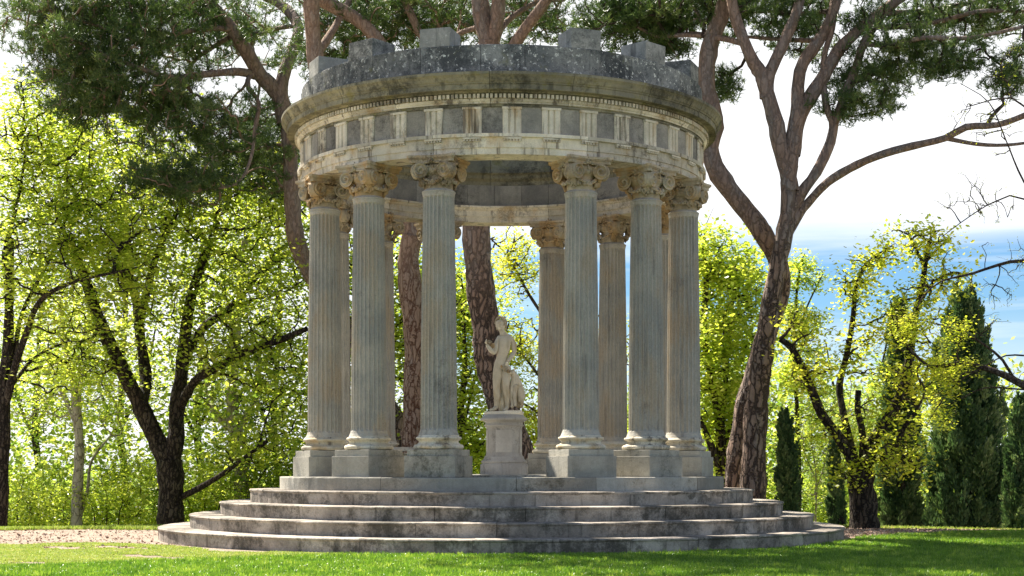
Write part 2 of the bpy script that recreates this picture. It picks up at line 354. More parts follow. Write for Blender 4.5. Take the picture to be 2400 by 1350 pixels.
def capital_mesh():
    random.seed(4); b = MB()
    b.lathe([(.212, 5.297), (.216, 5.36), (.212, 5.42), (.20, 5.455), (.215, 5.475), (.20, 5.49), (.235, 5.52), (.262, 5.555), (.272, 5.59), (.262, 5.60), (.27, 5.612), (.268, 5.64), (.235, 5.655), (.235, 5.70)], 40)
    for k in range(20):      # egg band
        a = 2*math.pi*k/20; b.ball((.268*math.cos(a), .268*math.sin(a), 5.622), .028, 6, 5, sq=(.8, .8, 1.1))
    zc, r = 5.560, .118
    for q in range(4):
        f = Matrix.Rotation(q*math.pi/2, 3, 'Z'); rims = []
        dg = f @ Vector((math.sqrt(.5), -math.sqrt(.5), 0)); tg = Vector((-dg.y, dg.x, 0))
        for s in (1, -1):     # two spiral faces that meet in an outer edge on the diagonal
            tt = tg*s; h = (dg*math.cos(R(27))-tt*math.sin(R(27)))   # in-plane axis, inner end splayed
            h = (dg*math.cos(R(30)) + tt*-math.sin(R(30)))*1.0
            tip = dg*.452 - tt*.030; ctr = tip - (dg*math.cos(R(30))+tt*math.sin(R(30)))*r
            h = (tip-ctr).normalized(); nrm = Vector((h.y, -h.x, 0))
            if nrm.dot(tt) < 0: nrm = -nrm
            # outward normal of this face points away from the diagonal plane
            ctr = Vector((ctr.x, ctr.y, zc)); rims.append((volute_disc(b, ctr, h, nrm, r, 1)))
        A, B = rims; na = len(A); b.add(A+B, [(k, (k+1) % na, na+(k+1) % na, na+k) for k in range(na)], .4, True)
    # abacus with hollow sides and cut corners, two fillets
    def abac(z0, z1, k, rnd):
        pts = []
        for q in range(4):
            c = q*math.pi/2+math.pi/4
            for j in range(-6, 7):
                if abs(j) == 6: continue
                pass
            a_dir = Vector((math.cos(q*math.pi/2), math.sin(q*math.pi/2))); t_dir = Vector((-a_dir.y, a_dir.x))
            for j in range(9):
                u = -1+2*j/8; dist = .285+.062*u*u; pts.append(a_dir*dist*k+t_dir*(u*.312*k))
        n = len(pts); V = [(p.x, p.y, z0) for p in pts]+[(p.x, p.y, z1) for p in pts]
        b.add(V, [(i, (i+1) % n, n+(i+1) % n, n+i) for i in range(n)]+[tuple(range(n))[::-1], tuple(range(n, 2*n))], rnd)
    abac(5.675, 5.722, 1.0, .5); abac(5.722, 5.742, 1.05, .3); abac(5.742, 5.779, 1.10, .7)
    for q in range(4):
        a = q*math.pi/2; d = Vector((math.cos(a), math.sin(a), 0)); t = Vector((-d.y, d.x, 0))
        for k in range(26):     # flower on the abacus
            p = d*(.285+random.uniform(-.005, .03))+t*random.gauss(0, .028)+Vector((0, 0, 5.715+random.gauss(0, .035))); b.ball(p, random.uniform(.010, .020), 6, 4)
        for s in (-1, 1):       # leaf curling over each volute stalk
            for k in range(7):
                u = k/6; p = d*(.292+.01*math.sin(3*u))+t*s*(.05+.15*u)+Vector((0, 0, 5.675-.03*u*u)); b.ball(p, .016, 6, 4, sq=(1, 1, 1.2))
        for k in range(15):     # garland hanging from volute to volute under the echinus
            u = -1+2*k/14; ang = a+u*R(43); rr = .255+.02*(1-u*u); z = 5.50-.105*(1-u*u)
            for m in range(3): b.ball((rr*math.cos(ang)+random.gauss(0, .007), rr*math.sin(ang)+random.gauss(0, .007), z+random.gauss(0, .010)), random.uniform(.016, .025), 6, 4)
    for q in range(4):       # leaf bunches under the corner volutes
        a = q*math.pi/2+math.pi/4
        for k in range(34):
            u = random.random(); ang = a+random.gauss(0, .17)*(1.2-u); rr = .22+.085*u+random.uniform(0, .02)
            b.ball((rr*math.cos(ang), rr*math.sin(ang), 5.335+.14*u), random.uniform(.014, .026), 6, 4, sq=(1, 1, 1.7), rnd=.35)
    return b.mesh('capital', M['capital'])
pm, bmesh_, sm, cm = plinth_mesh(), base_mesh(), shaft_mesh(), capital_mesh()
for a in ANG:
    p = dirv(a)*RC
    c = link('column', sm, temple, p); c.rotation_euler = (0, 0, a)
    for nm, me in (('plinth', pm), ('base', bmesh_), ('capital', cm)): link(nm, me, c)
# entablature
JO = [a for a in ANG]
ring_blocks('architrave', [(3.365, 5.78), (3.365, 5.874), (3.383, 5.876), (3.383, 6.022), (3.43, 6.028), (3.43, 6.078), (2.84, 6.078), (2.84, 6.045), (2.87, 6.035), (2.88, 6.0), (2.90, 5.995), (2.90, 5.885), (2.92, 5.883), (2.92, 5.78)],
            sorted([(x+math.pi) % (2*math.pi)-math.pi for x in JO]), M['marble'], temple, jr=.0025, rad=3.4, seed=41)
arch = temple.children[-1]
gb = MB(); gb.box((0, -3.403, 6.008), (.27, .042, .026), 0, .6)
for k in range(6):
    x = -.115+.046*k; V = []
    for z, rr in ((5.995, .012), (5.968, .019)):
        for j in range(8): V.append((x+rr*math.cos(j*math.pi/4), -3.403+rr*math.sin(j*math.pi/4), z))
    gb.add(V, [(j, (j+1) % 8, 8+(j+1) % 8, 8+j) for j in range(8)]+[tuple(range(8, 16))], .5)
gm = gb.mesh('gutta_strip', M['marble'])
frieze = ring_blocks('frieze', [(3.355, 6.079), (3.355, 6.476), (2.93, 6.476), (2.93, 6.079)], [R(10*i)-math.pi+TH+R(.2)+.004 for i in range(36)], M['metope'], temple, jr=.001, rad=3.35, seed=42)
def triglyph_mesh():
    b = MB(); hw = .138; d = .034; y0 = -3.350
    sec = [(-hw, 0), (-hw, -d*.45), (-hw+.022, -d), (-.062, -d), (-.044, -d*.15), (-.026, -d), (.026, -d), (.044, -d*.15), (.062, -d), (hw-.022, -d), (hw, -d*.45), (hw, 0)]
    n = len(sec); V = [(x, y0+y, 6.080) for x, y in sec]+[(x, y0+y, 6.440) for x, y in sec]
    b.add(V, [(i, (i+1) % n, n+(i+1) % n, n+i) for i in range(n)]+[tuple(range(n))[::-1], tuple(range(n, 2*n))], .6)
    b.box((0, y0-.022, 6.458), (.292, .046, .034), 0, .7); return b.mesh('triglyph', M['marble'])
tm = triglyph_mesh()
for i in range(36):
    a = R(10*i)+TH+R(.2)
    t = link('triglyph', tm, frieze); t.rotation_euler = (0, 0, a)
    t = link('gutta_strip', gm, arch); t.rotation_euler = (0, 0, a)
cor = ring_blocks('cornice', [(3.385, 6.478), (3.385, 6.512), (3.40, 6.518), (3.40, 6.54), (3.42, 6.56), (3.432, 6.584), (3.432, 6.655), (3.478, 6.665), (3.49, 6.685), (3.575, 6.689), (3.59, 6.683), (3.60, 6.690), (3.60, 6.764),
            (3.615, 6.768), (3.618, 6.785), (3.635, 6.80), (3.655, 6.845), (3.68, 6.875), (3.692, 6.885), (3.692, 6.925), (3.36, 6.985), (2.93, 6.985), (2.82, 6.75), (2.80, 6.69), (2.86, 6.66), (2.87, 6.60), (2.93, 6.55), (2.93, 6.478)],
            even_joints(17, .3, .2, 8), M['cornice'], temple, jr=.0015, rad=3.5, seed=43)
db = MB(); nd = 336
for k in range(nd):
    a = 2*math.pi*(k+random.uniform(-.05, .05))/nd; w = 2*math.pi*3.45/nd*.60; rr = 3.450+random.uniform(-.003, .002)
    p = dirv(a)*rr; db.box((p.x, p.y, 6.619), (w, .046, .058+random.uniform(-.004, .004)), a, random.random())
db.build('dentil_band', M['marble'], cor)
bb = ring_blocks('bed_moulding', [(3.388, 6.514), (3.405, 6.52), (3.405, 6.538), (3.425, 6.556), (3.437, 6.586), (3.40, 6.588), (3.38, 6.52)], even_joints(17, .3, .2, 8), M['marble'], cor, jr=.0012, rad=3.5, seed=47)
par = ring_blocks('parapet', [(3.36, 6.975), (3.36, 7.395), (3.345, 7.405), (3.0, 7.405), (3.0, 6.975)], even_joints(24, .55, .25, 12), M['parapet'], temple, jr=.004, rad=3.36, seed=44)
mb = MB(); mb.box((0, 0, .145), (.50, .50, .29), 0, .5, jit=.006); mm = mb.mesh('merlon', M['merlon'], .012)
for i, a in enumerate(ANG):
    p = dirv(a)*3.085; m = link('merlon', mm, par, (p.x, p.y, 7.404)); m.rotation_euler = (0, 0, a+random.uniform(-.02, .02)); m.scale = (1+random.uniform(-.04, .04), 1, 1+random.uniform(-.06, .05))

# pedestal and statue
PX, PY = .035, .1
ped = empty('round_pedestal', (PX, PY, 1.045)); tag(ped, 'tall round grey stone pedestal standing on the temple floor', 'pedestal')
b = MB(); b.lathe([(.408, 0), (.404, .165), (.396, .178), (.378, .182), (.376, .196), (.390, .205), (.392, .225), (.372, .24), (.348, .262), (.335, .30)], 56); b.build('foot', M['pedestal'], ped)
b = MB(); b.lathe([(.335, .30), (.308, .33), (.298, .40), (.296, .70), (.302, .79), (.318, .815)], 56)
for k in (-3, -1, 1, 3): pass
b.build('die', M['pedestal'], ped)
b = MB()
for q in range(4):
    a = q*math.pi/2; b.arc([(.290, .37), (.305, .38), (.305, .75), (.290, .76)], a-R(27), a+R(27), 14, .8)
b.build('panel', M['pedestal'], ped)
b = MB(); b.lathe([(.318, .815), (.340, .825), (.340, .842), (.318, .85), (.320, .885), (.350, .905), (.392, .918), (.398, .935), (.392, .958), (.368, .966), (.34, 1.00), (.315, 1.015), (.0, 1.016)], 56, caps=False); b.build('cap', M['pedestal'], ped)
SZ = 1.045+1.016
statue = empty('garden_statue', (PX, PY, SZ)); tag(statue, 'pale marble statue of a nude youth with grapes and a crouching animal at his side', 'statue')
K = .002247
def Q(x, z, y=0.): return Vector(((x-322)*K, y, (838-z)*K+.055))
def skin(name, vs, es, rad, mat, parent, sub=2, fat=1.42):
    me = bpy.data.meshes.new(name); me.from_pydata([tuple(v) for v in vs], es, []); me.update()
    o = bpy.data.objects.new('tmp', me); COL.objects.link(o)
    o.modifiers.new('s', 'SKIN'); sv_ = me.skin_vertices[0].data
    for i, r in enumerate(rad):
        sv_[i].radius = tuple(q*fat for q in r) if hasattr(r, '__len__') else (r*fat, r*fat)
    sv_[0].use_root = True
    s = o.modifiers.new('u', 'SUBSURF'); s.levels = sub; s.render_levels = sub
    dg = bpy.context.evaluated_depsgraph_get(); m2 = bpy.data.meshes.new_from_object(o.evaluated_get(dg)); m2.name = name
    bpy.data.objects.remove(o); m2.materials.clear(); m2.materials.append(mat)
    m2.polygons.foreach_set('use_smooth', np.ones(len(m2.polygons), bool))
    return link(name, m2, parent)
def figure():
    V = [Q(300, 505), Q(304, 462), Q(312, 420), Q(324, 370), Q(330, 325, .01), Q(322, 285, .01), Q(312, 262), Q(308, 243, -.01)]   # pelvis..neck
    rd = [(.084, .084), (.070, .070), (.066, .066), (.084, .080), (.100, .084), (.066, .060), (.032, .033), (.034, .036)]
    E = [(i, i+1) for i in range(7)]
    def ch(start, pts, rs):
        p = start
        for q, r in zip(pts, rs): V.append(q); rd.append(r); E.append((p, len(V)-1)); p = len(V)-1
        return p
    ch(7, [Q(298, 222, -.03), Q(300, 190, -.025), Q(302, 164, -.01)], [(.050, .056), (.066, .074), (.046, .054)])   # head
    # right leg (picture left, standing), foot to the left front
    ch(0, [Q(284, 520, .0), Q(276, 570, -.01), Q(270, 630, -.015), Q(270, 660, -.01), Q(274, 710, .01), Q(270, 770, .02), Q(264, 812, .02)], [.070, .064, .050, .047, .048, .033, .028])
    f1 = len(V)-1; ch(f1, [Q(245, 824, -.03), Q(218, 830, -.075)], [(.026, .022), (.016, .013)])
    ch(0, [Q(322, 525, .02), Q(334, 580, -.01), Q(335, 640, -.04), Q(334, 665, -.035), Q(342, 715, .0), Q(346, 770, .03), Q(346, 808, .04)], [.066, .060, .048, .044, .046, .032, .027])
    f2 = len(V)-1; ch(f2, [Q(334, 824, -.01), Q(318, 830, -.06)], [(.025, .021), (.015, .012)])
    # right arm bent up holding grapes (picture left)
    ch(4, [Q(286, 300, 0), Q(272, 335, -.02), Q(262, 385, -.05), Q(254, 415, -.06), Q(228, 392, -.10), Q(205, 362, -.12), Q(198, 345, -.125)], [.044, .036, .032, .029, .030, .021, .018])
    ch(4, [Q(372, 300, .01), Q(390, 330, .01), Q(394, 370, .01), Q(396, 400, .0), Q(376, 435, -.05), Q(356, 462, -.085), Q(346, 480, -.10)], [.044, .038, .034, .031, .031, .022, .020])
    o = skin('figure', V, E, rd, M['statue'], statue, 2)
    return o
fig = figure()
def hand(c, d, up, parent, curl=.7):
    """palm, four unequal bent fingers and a thumb, as short chains"""
    c = Vector(c); d = Vector(d).normalized(); up = Vector(up).normalized(); sd = d.cross(up).normalized(); b = MB()
    b.ball(c+d*.012, .024, 10, 8, sq=(1, .8, 1))
    for k, ln in enumerate((.040, .046, .043, .034)):
        p = c+d*.026+sd*(-.018+.012*k); pts = [p]; dd = d.copy()
        for j in range(3): dd = (dd-up*curl*.45*(j+.4)).normalized(); pts.append(pts[-1]+dd*ln/3)
        b.tube(pts, [.0075, .007, .0065, .005], 6)
    p = c-sd*.020; b.tube([p, p-sd*.012+d*.014-up*.006, p-sd*.010+d*.028-up*.016], [.009, .008, .006], 6)
    return b.build('hand', M['statue'], parent)
hand(Q(197, 342, -.125), (-.25, -.3, 1), (-.9, 0, -.2), fig); hand(Q(345, 482, -.10), (-.35, -.4, -1), (.5, -.6, .3), fig)
def head_bits():
    b = MB(); hc = Q(299, 196, -.025); random.seed(11)
    # face turned to the left front
    fd = Vector((-.42, -.9, -.05)).normalized(); sd = Vector((fd.y, -fd.x, 0)).normalized()*-1
    b.tube([hc+fd*.078+Vector((0, 0, .012)), hc+fd*.094+Vector((0, 0, -.014)), hc+fd*.084+Vector((0, 0, -.024))], [.006, .011, .008], 8)
    for s in (-1, 1):
        b.ball(hc+fd*.068+sd*s*.028+Vector((0, 0, .010)), .011, 8, 6, sq=(1, 1, .7)); b.tube([hc+fd*.078+sd*s*.012+Vector((0, 0, .026)), hc+fd*.064+sd*s*.044+Vector((0, 0, .026))], .005, 6)
        b.ball(hc+sd*s*.076-fd*.002, .012, 6, 6, sq=(.6, 1, 1.5))
    b.tube([hc+fd*.074+sd*-.018+Vector((0, 0, -.042)), hc+fd*.082+Vector((0, 0, -.041)), hc+fd*.074+sd*.018+Vector((0, 0, -.042))], [.004, .007, .004], 8)
    b.ball(hc+fd*.052+Vector((0, 0, -.072)), .024, 8, 6); b.build('face', M['statue'], fig)
    h = MB()
    for k in range(240):
        v = Vector((random.gauss(0, 1), random.gauss(0, 1), random.gauss(0, 1))).normalized()
        if v.dot(fd) > .45 and v.z < .55: continue
        if v.z < -.55: continue
        p = hc+Vector((v.x*.088, v.y*.096, v.z*.10+.016)); h.ball(p, random.uniform(.012, .022), 6, 5)
    for k in range(30):
        s = random.choice((-1, 1)); u = random.random(); p = hc+sd*s*(.075+.01*u)-fd*.02+Vector((0, 0, -.03-.07*u)); h.ball(p, .013, 6, 5)
    h.build('curly_hair', M['capital'], fig)
head_bits()
def leaf_bit():
    b = MB()
    b.ball(Q(304, 506, -.075), .030, 8, 6, sq=(.9, .8, 1.2)); b.build('fig_leaf', M['capital'], fig)
leaf_bit()
def grapes(c, n, rx, rz, seed):
    random.seed(seed); b = MB()
    for k in range(n):
        v = Vector((random.gauss(0, 1), random.gauss(0, 1), random.gauss(0, 1))).normalized()*random.random()**.4
        w = rx*(1+.4*v.z); b.ball(Vector(c)+Vector((v.x*w, v.y*w*.8, v.z*rz)), random.uniform(.010, .014), 7, 5)
    return b.build('grape_bunch', M['capital'], statue)
grapes(Q(214, 340, -.12), 80, .042, .045, 1); grapes(Q(240, 358, -.10), 50, .03, .04, 4); grapes(Q(330, 522, -.11), 70, .032, .055, 2); grapes(Q(355, 545, -.10), 40, .025, .03, 3)
def animal():
    V = [Q(430, 700, .06), Q(420, 650, .05), Q(408, 605, .02), Q(395, 570, -.01), Q(380, 550, -.03), Q(366, 556, -.06), Q(352, 566, -.085)]
    rd = [(.066, .062), (.062, .06), (.058, .055), (.042, .042), (.040, .040), (.026, .024), (.015, .014)]
    E = [(i, i+1) for i in range(6)]
    def ch(s, pts, rs):
        p = s
        for q, r in zip(pts, rs): V.append(q); rd.append(r); E.append((p, len(V)-1)); p = len(V)-1
    ch(2, [Q(385, 650, -.01), Q(378, 700, -.02), Q(376, 740, -.01), Q(384, 790, -.03), Q(376, 812, -.06)], [.034, .028, .02, .022, .02])
    ch(2, [Q(400, 665, -.03), Q(398, 715, -.05), Q(400, 760, -.05), Q(404, 805, -.07)], [.032, .024, .019, .019])
    ch(0, [Q(442, 735, .03), Q(436, 760, -.01), Q(444, 785, .03), Q(438, 815, .0)], [.052, .032, .018, .018])
    ch(0, [Q(425, 740, .09), Q(424, 775, .07), Q(420, 812, .05)], [.045, .022, .018])
    ch(0, [Q(452, 700, .11), Q(458, 760, .13), Q(450, 815, .12)], [.014, .012, .010])
    o = skin('animal', V, E, rd, M['statue'], statue, 2); b = MB()
    for s in (-1, 1): b.tube([Q(388, 540, -.03+s*.025), Q(398, 520, -.01+s*.045), Q(408, 532, 0+s*.05)], [.012, .010, .004], 6)
    random.seed(5)
    for k in range(150):
        u = random.random(); a = random.uniform(0, 6.28); p = Q(398+35*u, 575+130*u, .0+.06*u); b.ball(p+Vector((math.cos(a)*.058, math.sin(a)*.056, random.gauss(0, .01))), random.uniform(.009, .015), 6, 4)
    b.build('curly_fleece', M['statue'], o)
animal()
b = MB(); random.seed(8)
b.tube([Q(310, 836, .10), Q(306, 760, .09), Q(312, 690, .08), Q(316, 610, .06)], [.06, .045, .040, .034], 10); b.build('tree_stump', M['statue'], statue)
b = MB(); V = []; n = 36
for z, k in ((0, 1.0), (.03, 1.02), (.052, .97)):
    for i in range(n):
        a = 2*math.pi*i/n; rx, ry = .305, .22; w = 1+.03*math.sin(3*a)+.02*math.sin(7*a); V.append((rx*w*k*math.cos(a), ry*w*k*math.sin(a), z))
b.add(V, [(j*n+i, j*n+(i+1) % n, (j+1)*n+(i+1) % n, (j+1)*n+i) for j in range(2) for i in range(n)]+[tuple(range(2*n, 3*n)), tuple(range(n))[::-1]], .6, False)
for k in range(60): b.ball((random.uniform(.02, .27), random.uniform(-.14, .12), .05), random.uniform(.012, .03), 6, 4)
b.build('statue_base', M['statue'], statue, .004)
statue.scale = (1.06, 1.06, 1.03)

# stone bench inside, left of the opening
p = P(952, 1100, 27.9)
bench = empty('stone_bench', (p[0], p[1], 1.045)); tag(bench, 'grey stone slab bench between the left columns inside the temple', 'bench'); bench.rotation_euler = (0, 0, R(-20))
b = MB(); b.box((0, 0, .455), (1.0, .42, .07)); b.build('seat', M['pedestal'], bench, .008)
for s in (-1, 1): b = MB(); b.box((s*.33, 0, .21), (.14, .34, .42)); b.build('leg', M['plinth'], bench, .006)

# ------------------------------------------------------------------ ground
def ground():
    xs = np.concatenate([-np.geomspace(900, 14, 26), np.linspace(-13.5, 13.5, 82), np.geomspace(14, 900, 26)])
    ys = np.concatenate([np.linspace(-60, -14, 8), np.linspace(-13, 14, 82), np.geomspace(14.5, 1400, 44)])
    X, Y = np.meshgrid(xs, ys); Z = gz(X, Y)
    V = np.stack([X, Y, Z], -1).reshape(-1, 3); nx = len(xs); ny = len(ys)
    i, j = np.meshgrid(np.arange(nx-1), np.arange(ny-1)); a = (j*nx+i).ravel(); F = np.stack([a, a+1, a+nx+1, a+nx], -1)
    g = G('earth'); v = g.coord(rand=False); n = g.noise(v, 1.1, 8, .7); n2 = g.noise(v, 14, 8, .75); n3 = g.noise(v, 60, 4, .7)
    col = g.mix(g.ramp(n, .35, .65), (.40, .325, .25), (.30, .235, .18)); col = g.mix(g.ramp(n2, .5, .7), col, (.50, .38, .32)); col = g.mix(g.ramp(n3, .55, .7), col, (.12, .08, .06))
    sp = g.N.new('ShaderNodeSeparateXYZ'); g.L.new(v, sp.inputs[0])
    gr = g.ramp(g.math('ADD', sp.outputs[1], g.math('MULTIPLY', n, 6)), 12., 16.); col = g.mix(gr, col, g.mix(n2, (.10, .16, .02), (.22, .26, .05)))
    g.pbr(col, .95, g.bump(g.math('ADD', n3, n2), .8, .03), .1)
    o = link('ground', np_mesh('ground', V, F, g.m, True)); tag(o, kind='structure')
ground()
XB = np.array([-14, -9, -6, -4.2, -3, -2, -.5, 1.5, 3.6, 5.0, 5.9, 7, 8.5, 10.5, 14]); YB = np.array([-9.0, -8.9, -8.3, -7.1, -6.3, -5.85, -5.7, -5.5, -4.4, -2.7, -.7, .6, 1.9, 2.7, 3.4])
def lawn_edge(x): return np.interp(x, XB, YB)
def lawn():
    xs = np.linspace(-14, 14, 240); e = lawn_edge(xs)+.10*np.sin(xs*3.1)+.06*np.sin(xs*7.7+1)+rng.normal(0, .03, 240)
    V = []; ny = 30
    for j in range(ny):
        t = j/(ny-1); y = -24*(1-t)+e*t; V.append(np.stack([xs, y, gz(xs, y)+.006], -1))
    V = np.concatenate(V); n = 240; i, j = np.meshgrid(np.arange(n-1), np.arange(ny-1)); a = (j*n+i).ravel(); F = np.stack([a, a+1, a+n+1, a+n], -1)
    g = G('turf'); v = g.coord(rand=False); n2 = g.noise(v, 25, 6, .7); n1 = g.noise(v, .8, 4)
    g.pbr(g.mix(n1, g.mix(n2, (.015, .05, .004), (.04, .10, .008)), g.mix(n2, (.02, .065, .005), (.06, .13, .012))), .9, g.bump(n2, .8, .03), .1)
    o = link('lawn', np_mesh('lawn', V, F, g.m, True)); tag(o, kind='structure')
lawn()
def blades(name, x, y, h, w, mat, lean=.35, z0=None, rnd=None):
    n = len(x); z = gz(x, y)+.003 if z0 is None else z0; a = rng.uniform(0, 2*np.pi, n); la = rng.uniform(0, 2*np.pi, n); ll = np.abs(rng.normal(0, lean, n))*h
    wx, wy = np.cos(a)*w/2, np.sin(a)*w/2; lx, ly = np.cos(la)*ll, np.sin(la)*ll
    p0 = np.stack([x-wx, y-wy, z], -1); p1 = np.stack([x+wx, y+wy, z], -1); m1 = np.stack([x+wx*.8+lx*.35, y+wy*.8+ly*.35, z+h*.55], -1); m0 = np.stack([x-wx*.8+lx*.35, y-wy*.8+ly*.35, z+h*.55], -1)
    t0 = np.stack([x+lx-wx*.15, y+ly-wy*.15, z+h*(1-.25*np.minimum(ll/h, 1))], -1); t1 = t0+np.stack([wx*.3, wy*.3, 0*x], -1)
    V = np.stack([p0, p1, m1, m0, t1, t0], 1).reshape(-1, 3); b = np.arange(n)[:, None]*6
    F = np.concatenate([b+np.array([[0, 1, 2, 3]]), b+np.array([[3, 2, 4, 5]])]); r = rng.random(n) if rnd is None else rnd
    return link(name, np_mesh(name, V, F, mat, False, np.concatenate([r, r])))
def inframe(x, y, m=1.0):
    d = y-CAMY; return (np.abs(x-CAMX) < d*.3334+m)
def grass():
    n = 1150000; x = rng.uniform(-11.5, 12.5, n); y = rng.uniform(-13, 4.3, n); k = inframe(x, y, 1.3) & (y < lawn_edge(x)+rng.normal(0, .10, n)) & (np.hypot(x, y) > 5.685)
    den = np.where(y > -6, .55, 1.0); k &= rng.random(n) < den; x, y = x[k], y[k]
    cl = .5+.25*np.sin(x*2.3+y*1.1)+.25*np.sin(x*1.1-y*2.7+1.3)
    h = (.030+.030*rng.random(len(x)))*(.75+.5*cl); r = np.clip(rng.normal(.38, .30, len(x))+.15*(cl-.5), 0, 1)
    o = blades('lawn_grass', x, y, h, .0075, M['grass'], .55, rnd=r); tag(o, 'short bright green grass of the lawn in front of the temple', 'grass', kind='stuff')
    n = 5200; tx = rng.uniform(-10, 11, n); ty = rng.uniform(-11, 3, n); k = inframe(tx, ty, .3) & (ty < lawn_edge(tx)-.1) & (np.hypot(tx, ty) > 5.8); tx, ty = tx[k], ty[k]; m = 14
    X_ = np.repeat(tx, m)+rng.normal(0, .022, len(tx)*m); Y_ = np.repeat(ty, m)+rng.normal(0, .022, len(tx)*m); rr = np.repeat(rng.choice([.05, .5, .95], len(tx)), m)
    o = blades('grass_tufts', X_, Y_, np.repeat(rng.uniform(.04, .10, len(tx)), m)*rng.uniform(.6, 1, len(X_)), .008, M['grass'], .5, rnd=rr); tag(o, 'taller uneven tufts standing up out of the lawn', 'grass', kind='stuff')
    # thin yellowish turf on the earth left of the steps
    n = 420000; x = rng.uniform(-11, -.4, n); y = rng.uniform(-9.2, -2.2, n); e = lawn_edge(x); ys_ = np.interp(x, [-10, -7, -5.6, -4.6, -3, -.5], [-2.7, -3.0, -3.7, -4.5, -5.4, -5.6])
    pn = np.sin(x*2.1+1.7*np.sin(y*1.9))+np.sin(y*3.3+1.3*np.sin(x*1.3))+.7*np.sin(x*6+y*5)+.5*np.sin(x*11-y*9)
    dd = y-e; k = inframe(x, y, .4) & (dd > -.1) & (np.hypot(x, y) > 5.9) & (pn > -1.2+np.maximum(0, y-ys_+.4)*1.5) & (y < ys_+.9); x, y = x[k], y[k]
    o = blades('sparse_grass', x, y, .014+.018*rng.random(len(x)), .010, M['dry_grass'], .9); tag(o, 'thin yellowish turf on bare earth left of the steps', 'grass', kind='stuff')
    n = 90000; x = np.concatenate([rng.uniform(-11, -5.0, n), rng.uniform(5.5, 12, n//2)]); y = np.concatenate([rng.uniform(1.2, 6.5, n), rng.uniform(3., 7, n//2)])
    y0 = 4.9-.30*np.abs(x)+.5*np.sin(x*1.3); k = inframe(x, y, .5) & (y > y0) & (y < y0+2.8) & ((x < 0) | (y > 3.6)); x, y = x[k], y[k]
    o = blades('verge_grass', x, y, .03+.06*rng.random(len(x)), .016, M['dry_grass'], .6); tag(o, 'strip of longer grass along the far edge of the clearing', 'grass', kind='stuff')
grass()
def litter():
    n = 5000; x = np.concatenate([rng.uniform(-11, -4.5, n), rng.uniform(5.0, 11, n*2)]); y = np.concatenate([rng.uniform(-5.5, 3.5, n), rng.uniform(-.8, 4.5, n*2)])
    k = inframe(x, y, .5) & (np.hypot(x, y) > 5.72) & (y > lawn_edge(x)+.15); x, y = x[k], y[k]; n = len(x)
    a = rng.uniform(0, 6.28, n); s = rng.uniform(.006, .024, n); u = np.stack([np.cos(a)*s, np.sin(a)*s, rng.normal(0, .25, n)*s], -1); w = np.stack([-np.sin(a)*s*.35, np.cos(a)*s*.35, rng.normal(0, .3, n)*s], -1)
    c = np.stack([x, y, gz(x, y)+.012], -1); V = np.stack([c-u-w, c+u-w, c+u+w, c-u+w], 1).reshape(-1, 3)
    g = G('litter_chip'); a_ = g.attr(); g.pbr(g.mix(a_, (.22, .12, .08), (.58, .42, .33)), .8)
    o = link('leaf_litter', np_mesh('leaf_litter', V, np.arange(4*n).reshape(-1, 4), g.m, False, rng.random(n))); tag(o, 'brown bark chips and fallen petals scattered on the earth', 'leaf litter', kind='stuff')
litter()

# ------------------------------------------------------------------ trees
def catmull(pts, step=.3):
    pts = np.asarray(pts, float); n = len(pts); out = []
    ext = np.vstack([2*pts[0]-pts[1], pts, 2*pts[-1]-pts[-2]])
    for i in range(n-1):
        p0, p1, p2, p3 = ext[i:i+4]; m = max(2, int(np.linalg.norm((p2-p1)[:3])/step))
        for t in np.arange(m)/m:
            out.append(.5*((2*p1)+(-p0+p2)*t+(2*p0-5*p1+4*p2-p3)*t*t+(-p0+3*p1-3*p2+p3)*t**3))
    out.append(pts[-1]); return np.array(out)
def tubes(Pn, Rn, S, base=0):
    """(N,K,3),(N,K) -> verts, quads"""
    N, K_, _ = Pn.shape; T = np.gradient(Pn, axis=1); T /= np.linalg.norm(T, axis=2, keepdims=True)+1e-9
    U = np.zeros_like(T); m = T.mean(1); ref = np.eye(3)[np.argmin(np.abs(m), 1)]; u = np.cross(m, ref)
    for k in range(K_):
        t = T[:, k]; u = u-t*(u*t).sum(1, keepdims=True); u /= np.linalg.norm(u, axis=1, keepdims=True)+1e-9; U[:, k] = u
    Wv = np.cross(T, U); a = np.arange(S)*2*np.pi/S
    V = Pn[:, :, None]+Rn[:, :, None, None]*(U[:, :, None]*np.cos(a)[None, None, :, None]+Wv[:, :, None]*np.sin(a)[None, None, :, None])
    idx = np.arange(N*K_*S).reshape(N, K_, S); A = idx[:, :-1]; B = idx[:, 1:]
    F = np.stack([A, np.roll(A, -1, 2), np.roll(B, -1, 2), B], -1).reshape(-1, 4); return V.reshape(-1, 3), F+base
